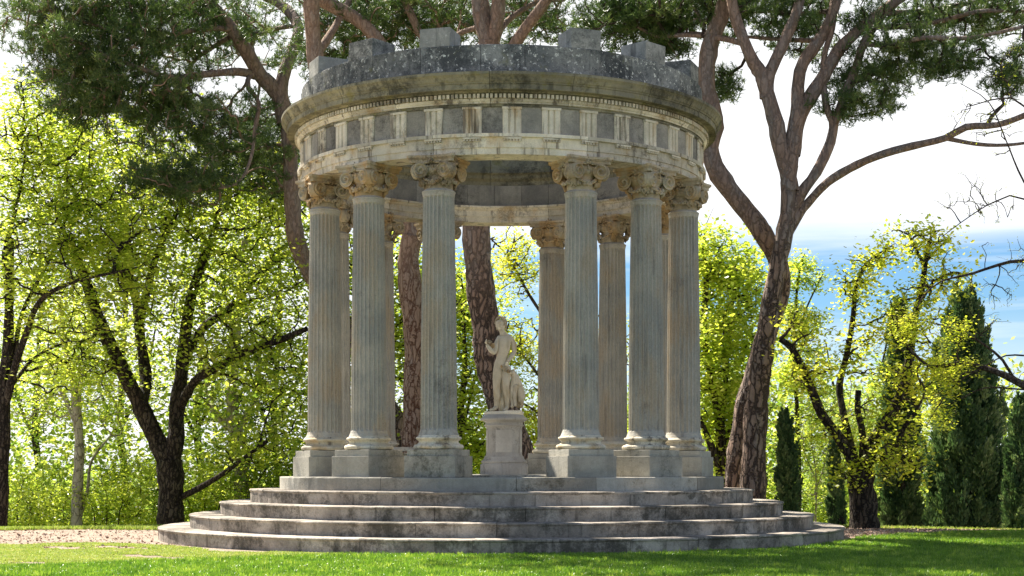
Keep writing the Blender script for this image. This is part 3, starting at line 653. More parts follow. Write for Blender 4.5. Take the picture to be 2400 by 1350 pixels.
def grow(limbs, blobs, up=.25, sag=0., twist=.26, seed=1, r_tip=.008, r_k=.0085):
    """limbs: [(pts (n,3), radii (n,))]; blobs: [(centre, radii3, count)] -> chains (N,6,3), radii (N,6), tip data"""
    rg = np.random.default_rng(seed); nodes_ = np.concatenate([l[0] for l in limbs]); nr = np.concatenate([l[1] for l in limbs]); own = np.full(len(nodes_), -1)
    A = []
    for c, rad, cnt in blobs:
        v = rg.normal(size=(cnt, 3)); L = np.linalg.norm(v, axis=1, keepdims=True); v *= np.minimum(1, 2.3/L); A.append(np.asarray(c)+v*.60*np.asarray(rad))
    A = np.concatenate(A); d0 = np.array([np.min(np.linalg.norm(nodes_-a, axis=1)) for a in A]); A = A[np.argsort(d0)]
    chains = []; par = []; maxn = len(nodes_)+5*len(A); NB = np.zeros((maxn, 3)); NB[:len(nodes_)] = nodes_; OW = np.full(maxn, -1); RR = np.full(maxn, 1.); RR[:len(nodes_)] = nr; cnt = len(nodes_); DD = np.zeros(maxn)
    for ci, a in enumerate(A):
        d = NB[:cnt]-a; L = np.sqrt((d*d).sum(1)); cost = L+.25*np.maximum(0, d[:, 2])+.12*DD[:cnt]
        k = int(np.argmin(cost)); p = NB[k]; ln = L[k]
        if ln < 1e-3: ln = 1e-3
        side = rg.normal(size=3)*ln*twist; c1 = p+(a-p)*.45+side+np.array((0, 0, up*ln*.5)); t = np.linspace(0, 1, 6)[:, None]
        q = (1-t)**2*p+2*t*(1-t)*c1+t*t*a; q[:, 2] -= (sag*ln*t[:, 0]**2); q[1:-1] += rg.normal(size=(4, 3))*ln*.035
        chains.append(q); par.append(OW[k]); NB[cnt:cnt+5] = q[1:]; OW[cnt:cnt+5] = ci; RR[cnt:cnt+5] = .02; DD[cnt:cnt+5] = DD[k]+1; cnt += 5
    C = np.array(chains); load = np.ones(len(C))
    for i in range(len(C)-1, -1, -1):
        if par[i] >= 0: load[par[i]] += load[i]
    r0 = r_tip+r_k*np.sqrt(load); ln = np.linalg.norm(C[:, -1]-C[:, 0], axis=1)
    r0 = np.minimum(r0, .03+.05*ln); rr = r0[:, None]*np.linspace(1, .5, 6)[None]; rr[load < 1.5] *= np.linspace(1, .5, 6); return C, rr, load
def quads(c, u, w, rnd_, fold=None):
    """rhombus-like leaves centred c with half axes u (long) and w (wide)"""
    n = len(c); V = np.stack([c-u, c+w, c+u, c-w], 1).reshape(-1, 3); return V, np.arange(4*n).reshape(-1, 4), rnd_
def leaves(C, load, per, size, spread, seed, clump=5, flat=.6, start=.35, asp=.62):
    rg = np.random.default_rng(seed); N = len(C); ns = max(1, per//clump); t = rg.uniform(start, 1.05, (N, ns)); i = np.minimum((t*5).astype(int), 4); f = t*5-i
    idx = np.arange(N)[:, None]; pos = C[idx, i]*(1-f)[..., None]+C[idx, i+1]*f[..., None]; pos = pos+rg.normal(size=pos.shape)*spread*np.array((1, 1, .6)); sp = pos.reshape(-1, 3); tone = np.clip(rg.normal(.5, .25, len(sp)), 0, 1)
    n = len(sp)*clump; c = np.repeat(sp, clump, 0)+rg.normal(size=(n, 3))*size*1.0*np.array((1, 1, .7)); tn = np.clip(np.repeat(tone, clump)+rg.normal(0, .12, n), 0, 1)
    nrm = rg.normal(size=(n, 3)); nrm[:, 2] = np.abs(nrm[:, 2])+flat*1.6; nrm /= np.linalg.norm(nrm, axis=1, keepdims=True)
    u = np.cross(nrm, rg.normal(size=(n, 3))); u /= np.linalg.norm(u, axis=1, keepdims=True)+1e-9; w = np.cross(nrm, u); s = size*rg.uniform(.55, 1.25, n)[:, None]
    return quads(c, u*s*.5, w*s*.5*asp, tn)
def needles(C, load, per, size, spread, seed, nn=16, wd=.007, start=.45):
    rg = np.random.default_rng(seed); N = len(C); t = rg.uniform(start, 1.08, (N, per)); i = np.minimum((t*5).astype(int), 4); f = t*5-i; idx = np.arange(N)[:, None]
    pos = (C[idx, i]*(1-f)[..., None]+C[idx, i+1]*f[..., None]+rg.normal(size=(N, per, 3))*spread*np.array((1, 1, .55))).reshape(-1, 3); m = len(pos)
    ax = np.repeat(C[:, -1]-C[:, 2], per, 0); ax /= np.linalg.norm(ax, axis=1, keepdims=True)+1e-9; ax = ax*.5+rg.normal(size=(m, 3))*.5+np.array((0, 0, .75)); ax /= np.linalg.norm(ax, axis=1, keepdims=True)
    n = m*nn; A = np.repeat(ax, nn, 0); c0 = np.repeat(pos, nn, 0)+A*rg.uniform(-.06, .06, n)[:, None]; rad = rg.normal(size=(n, 3)); rad -= A*(rad*A).sum(1, keepdims=True); rad /= np.linalg.norm(rad, axis=1, keepdims=True)
    ang = rg.uniform(.35, 1.25, n)[:, None]; D = A*np.cos(ang)+rad*np.sin(ang); ln = size*rg.uniform(.7, 1.15, n)[:, None]; w = np.cross(D, rg.normal(size=(n, 3))); w /= np.linalg.norm(w, axis=1, keepdims=True)+1e-9
    V = np.stack([c0-w*wd/2, c0+w*wd/2, c0+D*ln], 1).reshape(-1, 3); tn = np.clip(np.repeat(np.clip(rg.normal(.4, .2, m), 0, 1), nn)+rg.normal(0, .1, n), 0, 1)
    return V, np.arange(3*n).reshape(-1, 3), tn
DS = 1.0      # depth scale of the trees that follow: farther and larger by the same factor
def limb(pts, r0, r1, ground_base=False, power=1., step=.16):
    """pts: list of (px, py, depth); returns world nodes and radii"""
    w = np.array([P(p[0], p[1], p[2]*DS) for p in pts]); r0 *= DS; r1 *= DS
    if ground_base: w[0, 2] = gz(w[0, 0], w[0, 1])-.25
    c = catmull(w, step); n = len(c); t = np.linspace(0, 1, n); r = r0+(r1-r0)*t**power
    r = r*(1+.05*np.sin(t*n*.9+r0*50)+rng.normal(0, .025, n))
    if ground_base: h = c[:, 2]-c[0, 2]; r = r*(1+.45*np.exp(-h/.35))
    return c, r
def tree(name, label, cat, limbs, blobs, wood, leaf, mode='leaf', per=60, size=.09, spread=.16, seed=1, group=None, sides=22, limb_mat=None, **kw):
    base = limbs[0][0][0]; root = empty(name, base); tag(root, label, cat, group)
    gk = {k: kw[k] for k in ('up', 'sag', 'twist', 'r_tip', 'r_k') if k in kw}; lk = {k: kw[k] for k in ('clump', 'flat', 'start', 'asp', 'nn', 'wd') if k in kw}
    C, rr, load = grow(limbs, [(P(b[0][0], b[0][1], b[0][2]*DS), np.array(b[1])*DS, int(b[2]*kw.get('more', 1))) for b in blobs], seed=seed, **gk)
    Vs, Fs = [], []; nb = 0
    for c, r in limbs:
        V, F = tubes(c[None], r[None], sides if r[0] > .12 else 9, nb); V0 = V.reshape(len(c), -1, 3)
        if r[0] > .12: V = V+(rng.normal(size=V.shape)*.05*np.repeat(r, V0.shape[1])[:, None])
        Vs.append(V); Fs.append(F); nb += len(V)
    nf = sum(len(f) for f in Fs); V, F = tubes(C, rr, 4, nb); Vs.append(V); Fs.append(F)
    me = np_mesh('trunk', np.concatenate(Vs)-base, np.concatenate(Fs), wood, True); t = link('trunk', me, root)
    if limb_mat:
        me.materials.append(limb_mat); mi = np.zeros(len(me.polygons), np.int32); mi[nf:] = 1; me.polygons.foreach_set('material_index', mi)
    if leaf:
        V, F, tn = (leaves if mode == 'leaf' else needles)(C, load, per, size, spread, seed+100, **lk)
        link('crown', np_mesh('crown', V-base, F, leaf, False, tn), root)
    return root
def at(l, t): c, r = l; k = int(t*(len(c)-1)); return c[k]
def sub(px_pts, r0, r1, **k): return limb(px_pts, r0, r1, **k)

# --- stone pines
DS = 1.22
GP = 'stone pines around the temple'
lA = [limb([(945, 1235, 31), (938, 1040, 31), (900, 950, 31), (868, 870, 31), (822, 790, 31.2), (765, 700, 31.2), (712, 610, 31), (690, 540, 30.8), (682, 400, 30.6), (672, 270, 30.5), (658, 215, 30.5), (672, 155, 30.6), (697, 90, 30.9), (694, 50, 31.2), (660, 12, 31.5), (600, -20, 31.8)], .30, .09, True, .8),
      limb([(668, 290, 30.5), (652, 222, 30.5), (608, 174, 30.3), (577, 120, 30), (545, 70, 29.8), (505, 25, 29.6), (450, -30, 29.2)], .165, .11),
      limb([(597, 178, 30.3), (560, 168, 29.9), (480, 174, 29.3), (400, 181, 28.6), (300, 150, 28.1), (200, 110, 27.8)], .085, .03),
      limb([(610, 176, 30.4), (585, 178, 30.1), (582, 205, 29.9), (606, 240, 29.6), (598, 300, 29.4), (588, 370, 29.3), (555, 430, 29.2), (470, 445, 28.8)], .055, .02),
      limb([(545, 70, 29.8), (500, 66, 29.4), (430, 75, 29), (330, 95, 28.4), (230, 60, 28), (140, 40, 27.8)], .06, .02),
      limb([(536, 88, 29.8), (500, 110, 30.2), (450, 150, 30.6), (420, 230, 30.8), (340, 260, 30.6), (240, 230, 30)], .05, .02),
      limb([(694, 60, 31), (640, 70, 31.8), (590, 100, 32.5), (610, 170, 33), (600, 300, 33), (640, 350, 33)], .05, .02)]
bA = [((140, 60, 28), (.9, 1.5, .7), 90), ((260, 120, 28.5), (1.0, 1.6, .8), 110), ((400, 60, 29.5), (1.0, 1.8, .7), 100), ((330, 230, 29), (1.0, 1.5, .6), 100), ((180, 200, 28.5), (.7, 1.2, .6), 70),
      ((480, 290, 30), (1.1, 1.5, .55), 100), ((560, 380, 31), (.9, 1.2, .5), 80), ((430, 430, 28.8), (.8, 1.0, .32), 60), ((560, 60, 32), (1.0, 1.5, .7), 60), ((640, 320, 33), (.7, 1.2, .7), 60), ((655, 430, 33.5), (.45, 1.1, .5), 40), ((300, 10, 29), (1.6, 1.6, .5), 70), ((250, -60, 28.5), (2, 2, .6), 60)]
tree('stone_pine', 'leaning pine behind the left columns, its dark canopy filling the upper left', 'pine tree', lA, bA, M['pine_bark'], M['needle'], 'needle', per=13, size=.15, spread=.10, seed=3, more=1.8, group=GP, nn=10, wd=.016, up=.1, sag=.05, limb_mat=M['pine_bark_red'])
DS = 1.06
lB = [limb([(968, 1235, 32), (970, 1040, 32), (974, 900, 32), (975, 790, 32), (962, 680, 32), (958, 600, 32), (968, 555, 32)], .27, .22, True),
      limb([(968, 560, 32), (940, 500, 32), (850, 360, 31.8), (770, 240, 31.5), (742, 160, 31.4), (733, 70, 31.3), (728, -40, 31)], .18, .15),
      limb([(968, 560, 32), (985, 480, 32.3), (960, 300, 32.4), (905, 140, 32.3), (872, 78, 32.2), (825, 38, 32.2), (775, 12, 32), (700, -30, 31.5)], .17, .13),
      limb([(742, 130, 31.4), (775, 80, 31.8), (795, 45, 32.1), (830, -20, 32.6)], .09, .06),
      limb([(975, 400, 32.4), (1005, 150, 32.6), (975, 60, 32.8), (938, -20, 33)], .10, .08)]
bB = [((800, 60, 33.5), (1.3, 1.2, .6), 90), ((930, 50, 34), (1.2, 1.2, .6), 90), ((760, 130, 34), (.8, 1, .5), 50), ((1010, 20, 34), (1., 1.2, .5), 60), ((850, -60, 33), (2.6, 2, .5), 60)]
tree('stone_pine', 'red-barked pine whose trunk stands between the second and third columns', 'pine tree', lB, bB, M['pine_bark_red'], M['needle'], 'needle', per=11, size=.15, spread=.11, seed=4, more=1.3, group=GP, nn=10, wd=.016, up=.1)
lC = [limb([(1252, 1240, 31.5), (1230, 1120, 31.5), (1200, 1010, 31.5), (1172, 930, 31.5), (1150, 850, 31.5), (1135, 740, 31.5), (1122, 640, 31.5), (1116, 540, 31.5), (1120, 380, 31.5), (1140, 200, 31.5), (1148, 100, 31.5)], .33, .24, True),
      limb([(1148, 110, 31.5), (1132, 50, 31.5), (1120, -40, 31.5)], .19, .17), limb([(1150, 110, 31.5), (1166, 50, 31.3), (1170, -40, 31)], .15, .13),
      limb([(1140, 230, 31.5), (1190, 130, 31.3), (1235, 62, 31), (1275, 10, 30.8), (1310, -50, 30.6)], .13, .10),
      limb([(1165, 80, 31.3), (1200, 40, 31.8), (1260, 5, 32.4), (1320, 0, 33)], .07, .04), limb([(1135, 60, 31.5), (1085, 75, 32), (1050, 90, 32.5), (1030, 60, 33)], .06, .04)]
bC = [((1080, 50, 33.5), (1.0, 1.2, .6), 70), ((1230, 50, 33.5), (.8, 1.2, .6), 60), ((1290, 60, 33), (.5, .8, .4), 20), ((1180, -50, 32), (2.4, 2, .5), 60), ((826, -690, 25.8), (4.0, 2.4, .7), 1500), ((1374, -640, 26.5), (3.6, 2.4, .7), 1200)]  # the dense blobs far above view are added to shade the right lawn
tree('stone_pine', 'thick pine trunk seen right behind the statue, forking above the parapet', 'pine tree', lC, bC, M['pine_bark'], M['needle'], 'needle', per=11, size=.15, spread=.11, seed=5, group=GP, nn=10, wd=.016, up=.1, limb_mat=M['pine_bark_red'])
DS = 1.0
D0 = 30.5
def z2(x, y, d=D0): return (1340+x/2.25, y/2.25, d)
lD = [limb([(1766, 1235, D0), (1766, 1130, D0), (1770, 1000, D0), (1782, 880, D0), (1795, 780, D0), (1808, 700, D0), (1828, 600, D0), (1846, 500, D0), (1848, 430, D0), (1854, 370, D0), z2(1165, 720), z2(1190, 600), z2(1195, 430), z2(1220, 330), z2(1300, 220), z2(1380, 60), z2(1400, -80)], .275, .10, True, .75),
      limb([z2(1155, 1010), z2(1135, 900), z2(1095, 760), z2(1080, 660), z2(1050, 560), z2(1015, 440), z2(1000, 390), z2(960, 330), z2(910, 220), z2(860, 80), z2(830, -80)], .17, .10),
      limb([z2(1028, 520), z2(1030, 420), z2(1062, 345), z2(1130, 200), z2(1190, 50), z2(1220, -80)], .135, .09),
      limb([z2(1165, 820), z2(1195, 640), z2(1260, 510), z2(1330, 400), z2(1420, 250), z2(1560, 120), z2(1720, 0), z2(1850, -80)], .15, .09),
      limb([z2(1150, 1150), z2(1210, 1020), z2(1290, 910), z2(1365, 750), z2(1385, 650), z2(1430, 540), z2(1500, 350), z2(1545, 220), z2(1640, 80), z2(1740, -60)], .12, .07),
      limb([z2(1375, 720), z2(1372, 640), z2(1342, 560), z2(1325, 400), z2(1335, 280), z2(1375, 150), z2(1395, 0)], .075, .05),
      limb([(1842, 560, D0), (1870, 505, D0), (1894, 475, D0), (1940, 427, D0-.3), (2007, 387, D0-.6), (2073, 360, D0-.9), (2140, 342, D0-1.2), (2215, 324, D0-1.5), (2264, 298, D0-1.7), (2336, 293, D0-2), (2400, 271, D0-2.3), (2470, 240, D0-2.6)], .10, .05),
      limb([(2215, 324, D0-1.5), (2290, 338, D0-1.6), (2360, 340, D0-1.8), (2440, 330, D0-2)], .045, .025),
      limb([z2(1540, 230), z2(1700, 240, 29.8), z2(1850, 200, 29.4), z2(2100, 200, 29), z2(2385, 140, 28.6)], .06, .03),
      limb([z2(1560, 140), z2(1750, 140, 30.4), z2(1950, 110, 30), z2(2150, 60, 29.6), z2(2385, 60, 29.2)], .06, .03),
      limb([z2(1650, 70), z2(1850, 60, 31), z2(2080, 20, 31), z2(2300, -20, 31)], .06, .04),
      limb([z2(1280, 215, 31), z2(1150, 210, 31.4), z2(1000, 200, 31.6), z2(880, 190, 31.6)], .055, .03),
      limb([z2(910, 230), z2(780, 200, 31), z2(600, 185, 31.5), z2(450, 190, 31.8), z2(330, 130, 32)], .065, .03),
      limb([z2(1350, 60), z2(1200, 70, 31.5), z2(1050, 60, 32), z2(900, 70, 32.5)], .05, .03)]
bD = [((1430, 40, 32), (.55, 1, .42), 70), ((1530, 30, 32), (.8, 1.2, .4), 80), ((1640, 20, 32), (.9, 1.5, .35), 60), ((1700, 195, 32), (.3, .4, .30), 22), ((1800, 20, 31.5), (1, 1.5, .3), 50), ((1900, 60, 31.5), (.8, 1.2, .4), 50),
      ((2050, 165, 30.5), (.85, 1.1, .36), 62), ((2010, 240, 30.2), (.6, .8, .26), 36), ((2150, 110, 30.0), (.8, 1, .35), 45), ((2240, 150, 29.6), (.45, .8, .28), 32), ((2370, 170, 29), (.30, .8, .35), 30),
      ((2180, 40, 30.5), (1.3, 1.5, .3), 70), ((2350, 30, 30), (.8, 1.2, .35), 50), ((1880, -70, 31), (4, 2, .4), 120), ((1680, -400, 31), (3.4, 3.0, .8), 240), ((1450, -480, 29), (2.5, 2.4, .7), 120), ((1560, 110, 32.2), (.4, .6, .35), 26)]  # far-overhead blobs: unseen extra crown, added to cast shade on the right lawn
tree('stone_pine', 'tall pine right of the temple with many rising limbs and plated bark', 'pine tree', lD, bD, M['pine_bark'], M['needle'], 'needle', per=12, size=.15, spread=.11, seed=6, more=1.25, group=GP, nn=10, wd=.015, up=.1, limb_mat=M['twig'])
lE = [limb([(1724, 1240, 31.6), (1724, 1120, 31.6), (1738, 1000, 31.6), (1768, 880, 31.6), (1798, 780, 31.6), (1828, 690, 31.6), (1824, 620, 31.4), (1795, 560, 31.2), (1753, 498, 31.2), (1709, 444, 31.2), (1675, 391, 31.2), (1665, 345, 31.2), (1675, 300, 31.2), (1668, 255, 31.2), (1657, 215, 31.2), (1657, 150, 31.2), (1670, 89, 31.2), (1695, 22, 31.2), (1708, -40, 31.2)], .22, .165, True),
      limb([(1670, 85, 31.2), (1620, 78, 31.6), (1540, 85, 32), (1480, 50, 32.3)], .05, .02), limb([(1662, 120, 31.2), (1640, 40, 31.6), (1600, -10, 32)], .05, .03)]
bE = [((1580, 60, 32.5), (.6, .8, .5), 40), ((1500, 60, 32.8), (.5, .8, .5), 40), ((1700, -60, 32), (1.5, 1.5, .4), 40)]
tree('stone_pine', 'reddish pine whose long limb sweeps left beside the cornice', 'pine tree', lE, bE, M['pine_bark'], M['needle'], 'needle', per=11, size=.15, spread=.09, seed=7, group=GP, nn=10, wd=.015, up=.1)

# --- broadleaved trees on the left
DS = 1.25
lF = [limb([(398, 1240, 31), (400, 1180, 31), (400, 1130, 31), (396, 1080, 31)], .27, .25, True),
      limb([(396, 1090, 31), (372, 1040, 31), (345, 985, 30.9), (320, 930, 30.8), (298, 890, 30.6), (270, 830, 30.4), (240, 770, 30.2), (215, 700, 30), (190, 630, 29.8), (160, 560, 29.6)], .20, .075),
      limb([(330, 950, 30.8), (342, 890, 31.2), (330, 800, 31.4), (318, 700, 31.6), (300, 640, 31.7), (290, 560, 31.8), (275, 470, 31.8)], .13, .055),
      limb([(322, 770, 31.4), (335, 720, 31.2), (360, 620, 31), (382, 560, 30.8), (430, 470, 30.6)], .095, .045),
      limb([(400, 1090, 31), (412, 1030, 31), (414, 970, 31.2), (422, 900, 31.3), (430, 830, 31.4), (440, 740, 31.5), (455, 670, 31.6), (480, 600, 31.6), (510, 520, 31.6)], .18, .065),
      limb([(420, 955, 31.2), (460, 890, 30.8), (520, 855, 30.4), (590, 820, 30.2), (650, 800, 30), (720, 770, 29.8)], .10, .05),
      limb([(428, 850, 31.4), (475, 770, 31.8), (540, 722, 32.2), (590, 660, 32.4), (640, 615, 32.6), (700, 580, 32.8)], .10, .05),
      limb([(425, 1165, 31), (470, 1142, 30.7), (520, 1112, 30.4), (560, 1082, 30.1), (625, 1035, 29.8)], .068, .035),
      limb([(300, 890, 30.6), (220, 840, 30), (140, 850, 29.6), (60, 870, 29.2)], .06, .03)]
bF = [((220, 620, 30), (1.3, 1.3, 1.0), 90), ((380, 560, 31), (1.2, 1.3, 1.1), 90), ((520, 600, 31.8), (1.2, 1.3, 1.1), 90), ((620, 700, 31.5), (1.0, 1.3, .9), 80), ((650, 500, 32), (.9, 1.3, .9), 70), ((300, 420, 31), (1.3, 1.4, .8), 70),
      ((560, 820, 30.3), (1.1, 1, .6), 60), ((600, 1030, 30.3), (.8, .8, .5), 40), ((160, 830, 29.8), (1.2, 1, .5), 50), ((350, 760, 31), (1.1, 1.2, .7), 45), ((450, 440, 31), (1.1, 1.2, .7), 60), ((330, 330, 31.5), (1.1, 1.2, .8), 70), ((180, 300, 32), (1.0, 1.2, .8), 60), ((600, 420, 32.5), (1., 1.2, .8), 60), ((180, 400, 31), (1.1, 1.2, .8), 60), ((680, 900, 31), (.6, 1, .7), 35)]
tree('oak_tree', 'dark forked oak with fresh green leaves left of the steps', 'tree', lF, bF, M['dark_bark'], M['leaf_green'], per=34, size=.125, spread=.30, seed=11, more=1.0, asp=.8, clump=6, up=.35)
lG = [limb([(-8, 1240, 28), (2, 1120, 28), (8, 1000, 28), (8, 900, 28), (18, 820, 28), (22, 700, 28), (25, 560, 28)], .17, .06, True),
      limb([(10, 960, 28), (35, 860, 27.8), (62, 780, 27.6), (95, 705, 27.4), (170, 662, 27.2), (300, 632, 27)], .08, .02), limb([(22, 700, 28), (10, 600, 28), (40, 480, 28.2), (60, 360, 28.4)], .055, .02),
      limb([(30, 900, 28), (80, 840, 28.4), (150, 805, 28.8), (230, 800, 29)], .04, .015), limb([(30, 880, 28), (50, 740, 28.2), (110, 620, 28.4), (160, 500, 28.6)], .05, .02)]
bG = [((100, 520, 28), (.9, 1.2, .8), 85), ((60, 640, 27.8), (.8, 1, .6), 60), ((230, 560, 27.8), (.9, 1, .6), 70), ((60, 350, 28.5), (.7, 1, .6), 55), ((200, 440, 28.5), (.9, 1, .6), 60), ((300, 650, 27.4), (.6, .8, .35), 40), ((130, 740, 28), (.9, 1, .4), 45), ((60, 250, 28.6), (.5, .7, .4), 30), ((20, 430, 28.6), (.6, .9, .6), 40), ((300, 520, 28.2), (.7, .9, .5), 45), ((150, 320, 29), (.7, .9, .6), 50), ((160, 880, 28.6), (.9, .8, .35), 35)]
tree('maple_tree', 'yellow-green tree at the far left with arching limbs', 'tree', lG, bG, M['dark_bark'], M['leaf_yellow'], per=38, size=.11, spread=.28, seed=12, more=1.0, asp=.75, clump=6, flat=1.2, up=.2)
lH = [limb([(172, 1245, 33), (182, 1150, 33), (186, 1050, 33), (178, 950, 33), (170, 880, 33), (150, 800, 33.2), (140, 700, 33.4)], .15, .06, True), limb([(184, 1010, 33), (150, 930, 33.2), (110, 870, 33.4)], .06, .03), limb([(180, 970, 33), (190, 880, 33), (200, 760, 33)], .06, .03),
      limb([(188, 1210, 33), (205, 1150, 33.3), (215, 1080, 33.5), (260, 1020, 33.8)], .045, .02)]
tree('pale_tree', 'slim pale grey trunk between the two left trees', 'tree', lH, [((150, 760, 33.5), (1.2, 1.2, .9), 70), ((240, 900, 33.5), (1.1, 1.2, .7), 50), ((90, 950, 33.5), (.9, 1, .6), 40)], M['pale_bark'], M['leaf_yellow'], per=55, size=.09, spread=.2, seed=13, clump=5)
lI = [limb([(572, 1245, 35), (566, 1150, 35), (565, 1060, 35), (548, 1000, 35), (545, 900, 35), (552, 800, 35), (560, 690, 35), (575, 560, 35)], .22, .07, True), limb([(548, 1010, 35), (500, 960, 35.2), (485, 880, 35.4), (470, 780, 35.6)], .10, .04),
      limb([(560, 1010, 35), (600, 930, 35.2), (610, 820, 35.4), (650, 700, 35.6)], .09, .03)]
tree('brown_tree', 'brown-trunked tree rising behind the left end of the steps', 'tree', lI, [((560, 700, 35.5), (1.6, 1.2, 1.2), 110), ((640, 900, 35.5), (1.0, 1.2, 1.0), 80), ((480, 900, 35.8), (1.2, 1.2, .9), 70), ((600, 500, 35.5), (1.3, 1.2, 1.0), 80), ((620, 1080, 35), (1.1, 1, .5), 60)], M['pale_bark'], M['leaf_green'], per=36, size=.12, spread=.34, seed=14, more=1.1, clump=6, limb_mat=M['dark_bark'])
# taller trees farther down the slope, filling the gaps
DS = 1.0
for i, (px, d, ty, lab) in enumerate([(90, 47, 420, 'far green tree rising behind the yellow tree at the left edge'), (290, 49, 330, 'far green tree behind the dark forked oak'), (470, 48, 420, 'far green tree between the oak and the brown-trunked tree'), (650, 47, 430, 'far green tree close to the left columns'), (960, 48, 560, 'far green tree seen beside the second pine trunk'), (2010, 50, 880, 'far pale green tree behind the gnarled tree'), (1790, 48, 760, 'far pale green tree right behind the big pine trunk')]):
    l = [limb([(px, 1290, d), (px+5, 1150, d), (px-8, 1000, d), (px+6, (1000+ty)/2, d), (px, ty+60, d)], .17, .04, True), limb([(px-5, 1040, d), (px-50, 930, d), (px-75, 800, d)], .07, .02), limb([(px-4, 1000, d), (px+50, 880, d), (px+80, 740, d)], .07, .02)]
    hh = 1100-ty; nb = 5 if hh > 450 else 3
    tree('background_tree', lab, 'tree', l, [((px+(-1)**k*28, ty+90+k*hh*.8/nb, d), (1.7, 1.4, 1.1), 55) for k in range(nb)], M['dark_bark'], M['leaf_green'] if i < 5 else M['leaf_far'], per=17, size=.15, spread=.42, seed=80+i, clump=5, group='background trees down the slope', sides=8)
# trees seen between the columns
DS = 1.05
lJ = [limb([(860, 1250, 37), (858, 1100, 37), (850, 950, 37), (870, 800, 37), (880, 650, 37)], .16, .05, True), limb([(855, 980, 37), (910, 880, 37), (930, 760, 37)], .06, .02)]
tree('green_tree', 'leafy green tree seen through the left half of the colonnade', 'tree', lJ, [((860, 640, 37), (1.4, 1.5, 1.2), 90), ((900, 850, 37), (1.4, 1.5, 1.1), 90), ((850, 1020, 37), (1.3, 1.2, .7), 60), ((1030, 700, 37.5), (.8, 1.2, 1.1), 50)], M['dark_bark'], M['leaf_green'], per=46, size=.14, spread=.34, seed=15, clump=6, more=1.3)
lJ2 = [limb([(1095, 1250, 36), (1092, 1120, 36), (1080, 980, 36), (1090, 860, 36), (1085, 740, 36)], .13, .04, True), limb([(1085, 1000, 36), (1110, 900, 36), (1130, 800, 36)], .05, .02)]
tree('yellow_tree', 'yellow-leaved tree just left of the statue, behind the temple', 'tree', lJ2, [((1090, 900, 36), (.8, 1.2, 1.3), 80), ((1100, 720, 36.5), (.7, 1.2, .9), 50), ((1110, 1050, 36), (.8, 1, .6), 50)], M['dark_bark'], M['leaf_yellow'], per=46, size=.13, spread=.32, seed=16, clump=6, more=1.3)
lJ3 = [limb([(1330, 1250, 35), (1325, 1100, 35), (1300, 960, 35), (1295, 820, 35), (1330, 700, 35)], .10, .04, True), limb([(1300, 930, 35), (1240, 850, 35), (1190, 790, 35)], .045, .015), limb([(1320, 1020, 35), (1250, 960, 35), (1190, 930, 35)], .04, .015), limb([(1300, 780, 35), (1240, 690, 35), (1190, 600, 35), (1150, 560, 35)], .045, .015)]
tree('sparse_tree', 'thinly leaved tree with bare twigs seen right of the statue', 'tree', lJ3, [((1210, 620, 35.2), (.6, .9, .6), 60), ((1220, 820, 35.2), (.5, .9, .7), 60), ((1240, 1000, 35.2), (.4, .9, .6), 50), ((1460, 800, 35.2), (.3, .9, .6), 14)], M['twig'], M['leaf_gold'], per=34, size=.09, spread=.2, seed=17, more=1.3, clump=4)
lK = [limb([(1694, 1245, 33.5), (1692, 1140, 33.5), (1690, 1040, 33.5), (1684, 960, 33.5), (1668, 880, 33.5), (1650, 780, 33.6), (1655, 660, 33.8), (1648, 560, 34)], .16, .04, True), limb([(1690, 1110, 33.5), (1665, 1040, 33.3), (1640, 980, 33.1)], .10, .05),
      limb([(1690, 1000, 33.5), (1700, 900, 33.7), (1710, 780, 33.9), (1725, 640, 34)], .07, .025), limb([(1690, 1060, 33.5), (1730, 950, 33.8), (1760, 820, 34)], .05, .02)]
tree('maple_tree', 'bright yellow-green tree squeezed between the right column and the big pine', 'tree', lK, [((1670, 620, 34), (.5, .9, .9), 60), ((1690, 780, 33.8), (.75, 1, .9), 100), ((1690, 930, 33.8), (.75, 1, .8), 90), ((1740, 660, 34), (.45, .9, .7), 40), ((1725, 1040, 34), (.5, .8, .5), 40), ((1500, 1000, 35), (.5, 1, .8), 14)], M['dark_bark'], M['leaf_yellow'], per=52, size=.13, spread=.26, seed=18, more=1.2, clump=6)
lK2 = [limb([(1870, 1245, 36), (1872, 1100, 36), (1868, 960, 36), (1862, 820, 36), (1868, 680, 36), (1880, 610, 36)], .08, .025, True), limb([(1866, 780, 36), (1900, 700, 36), (1930, 640, 36)], .03, .012)]
tree('slim_tree', 'slim yellow-green tree just right of the big pine trunk', 'tree', lK2, [((1870, 640, 36), (.5, .5, .35), 32), ((1875, 760, 36), (.55, .6, .5), 60), ((1880, 880, 36), (.6, .7, .5), 50), ((1900, 1010, 36), (.8, .8, .6), 32)], M['dark_bark'], M['leaf_yellow'], per=60, size=.09, spread=.12, seed=19, clump=6)
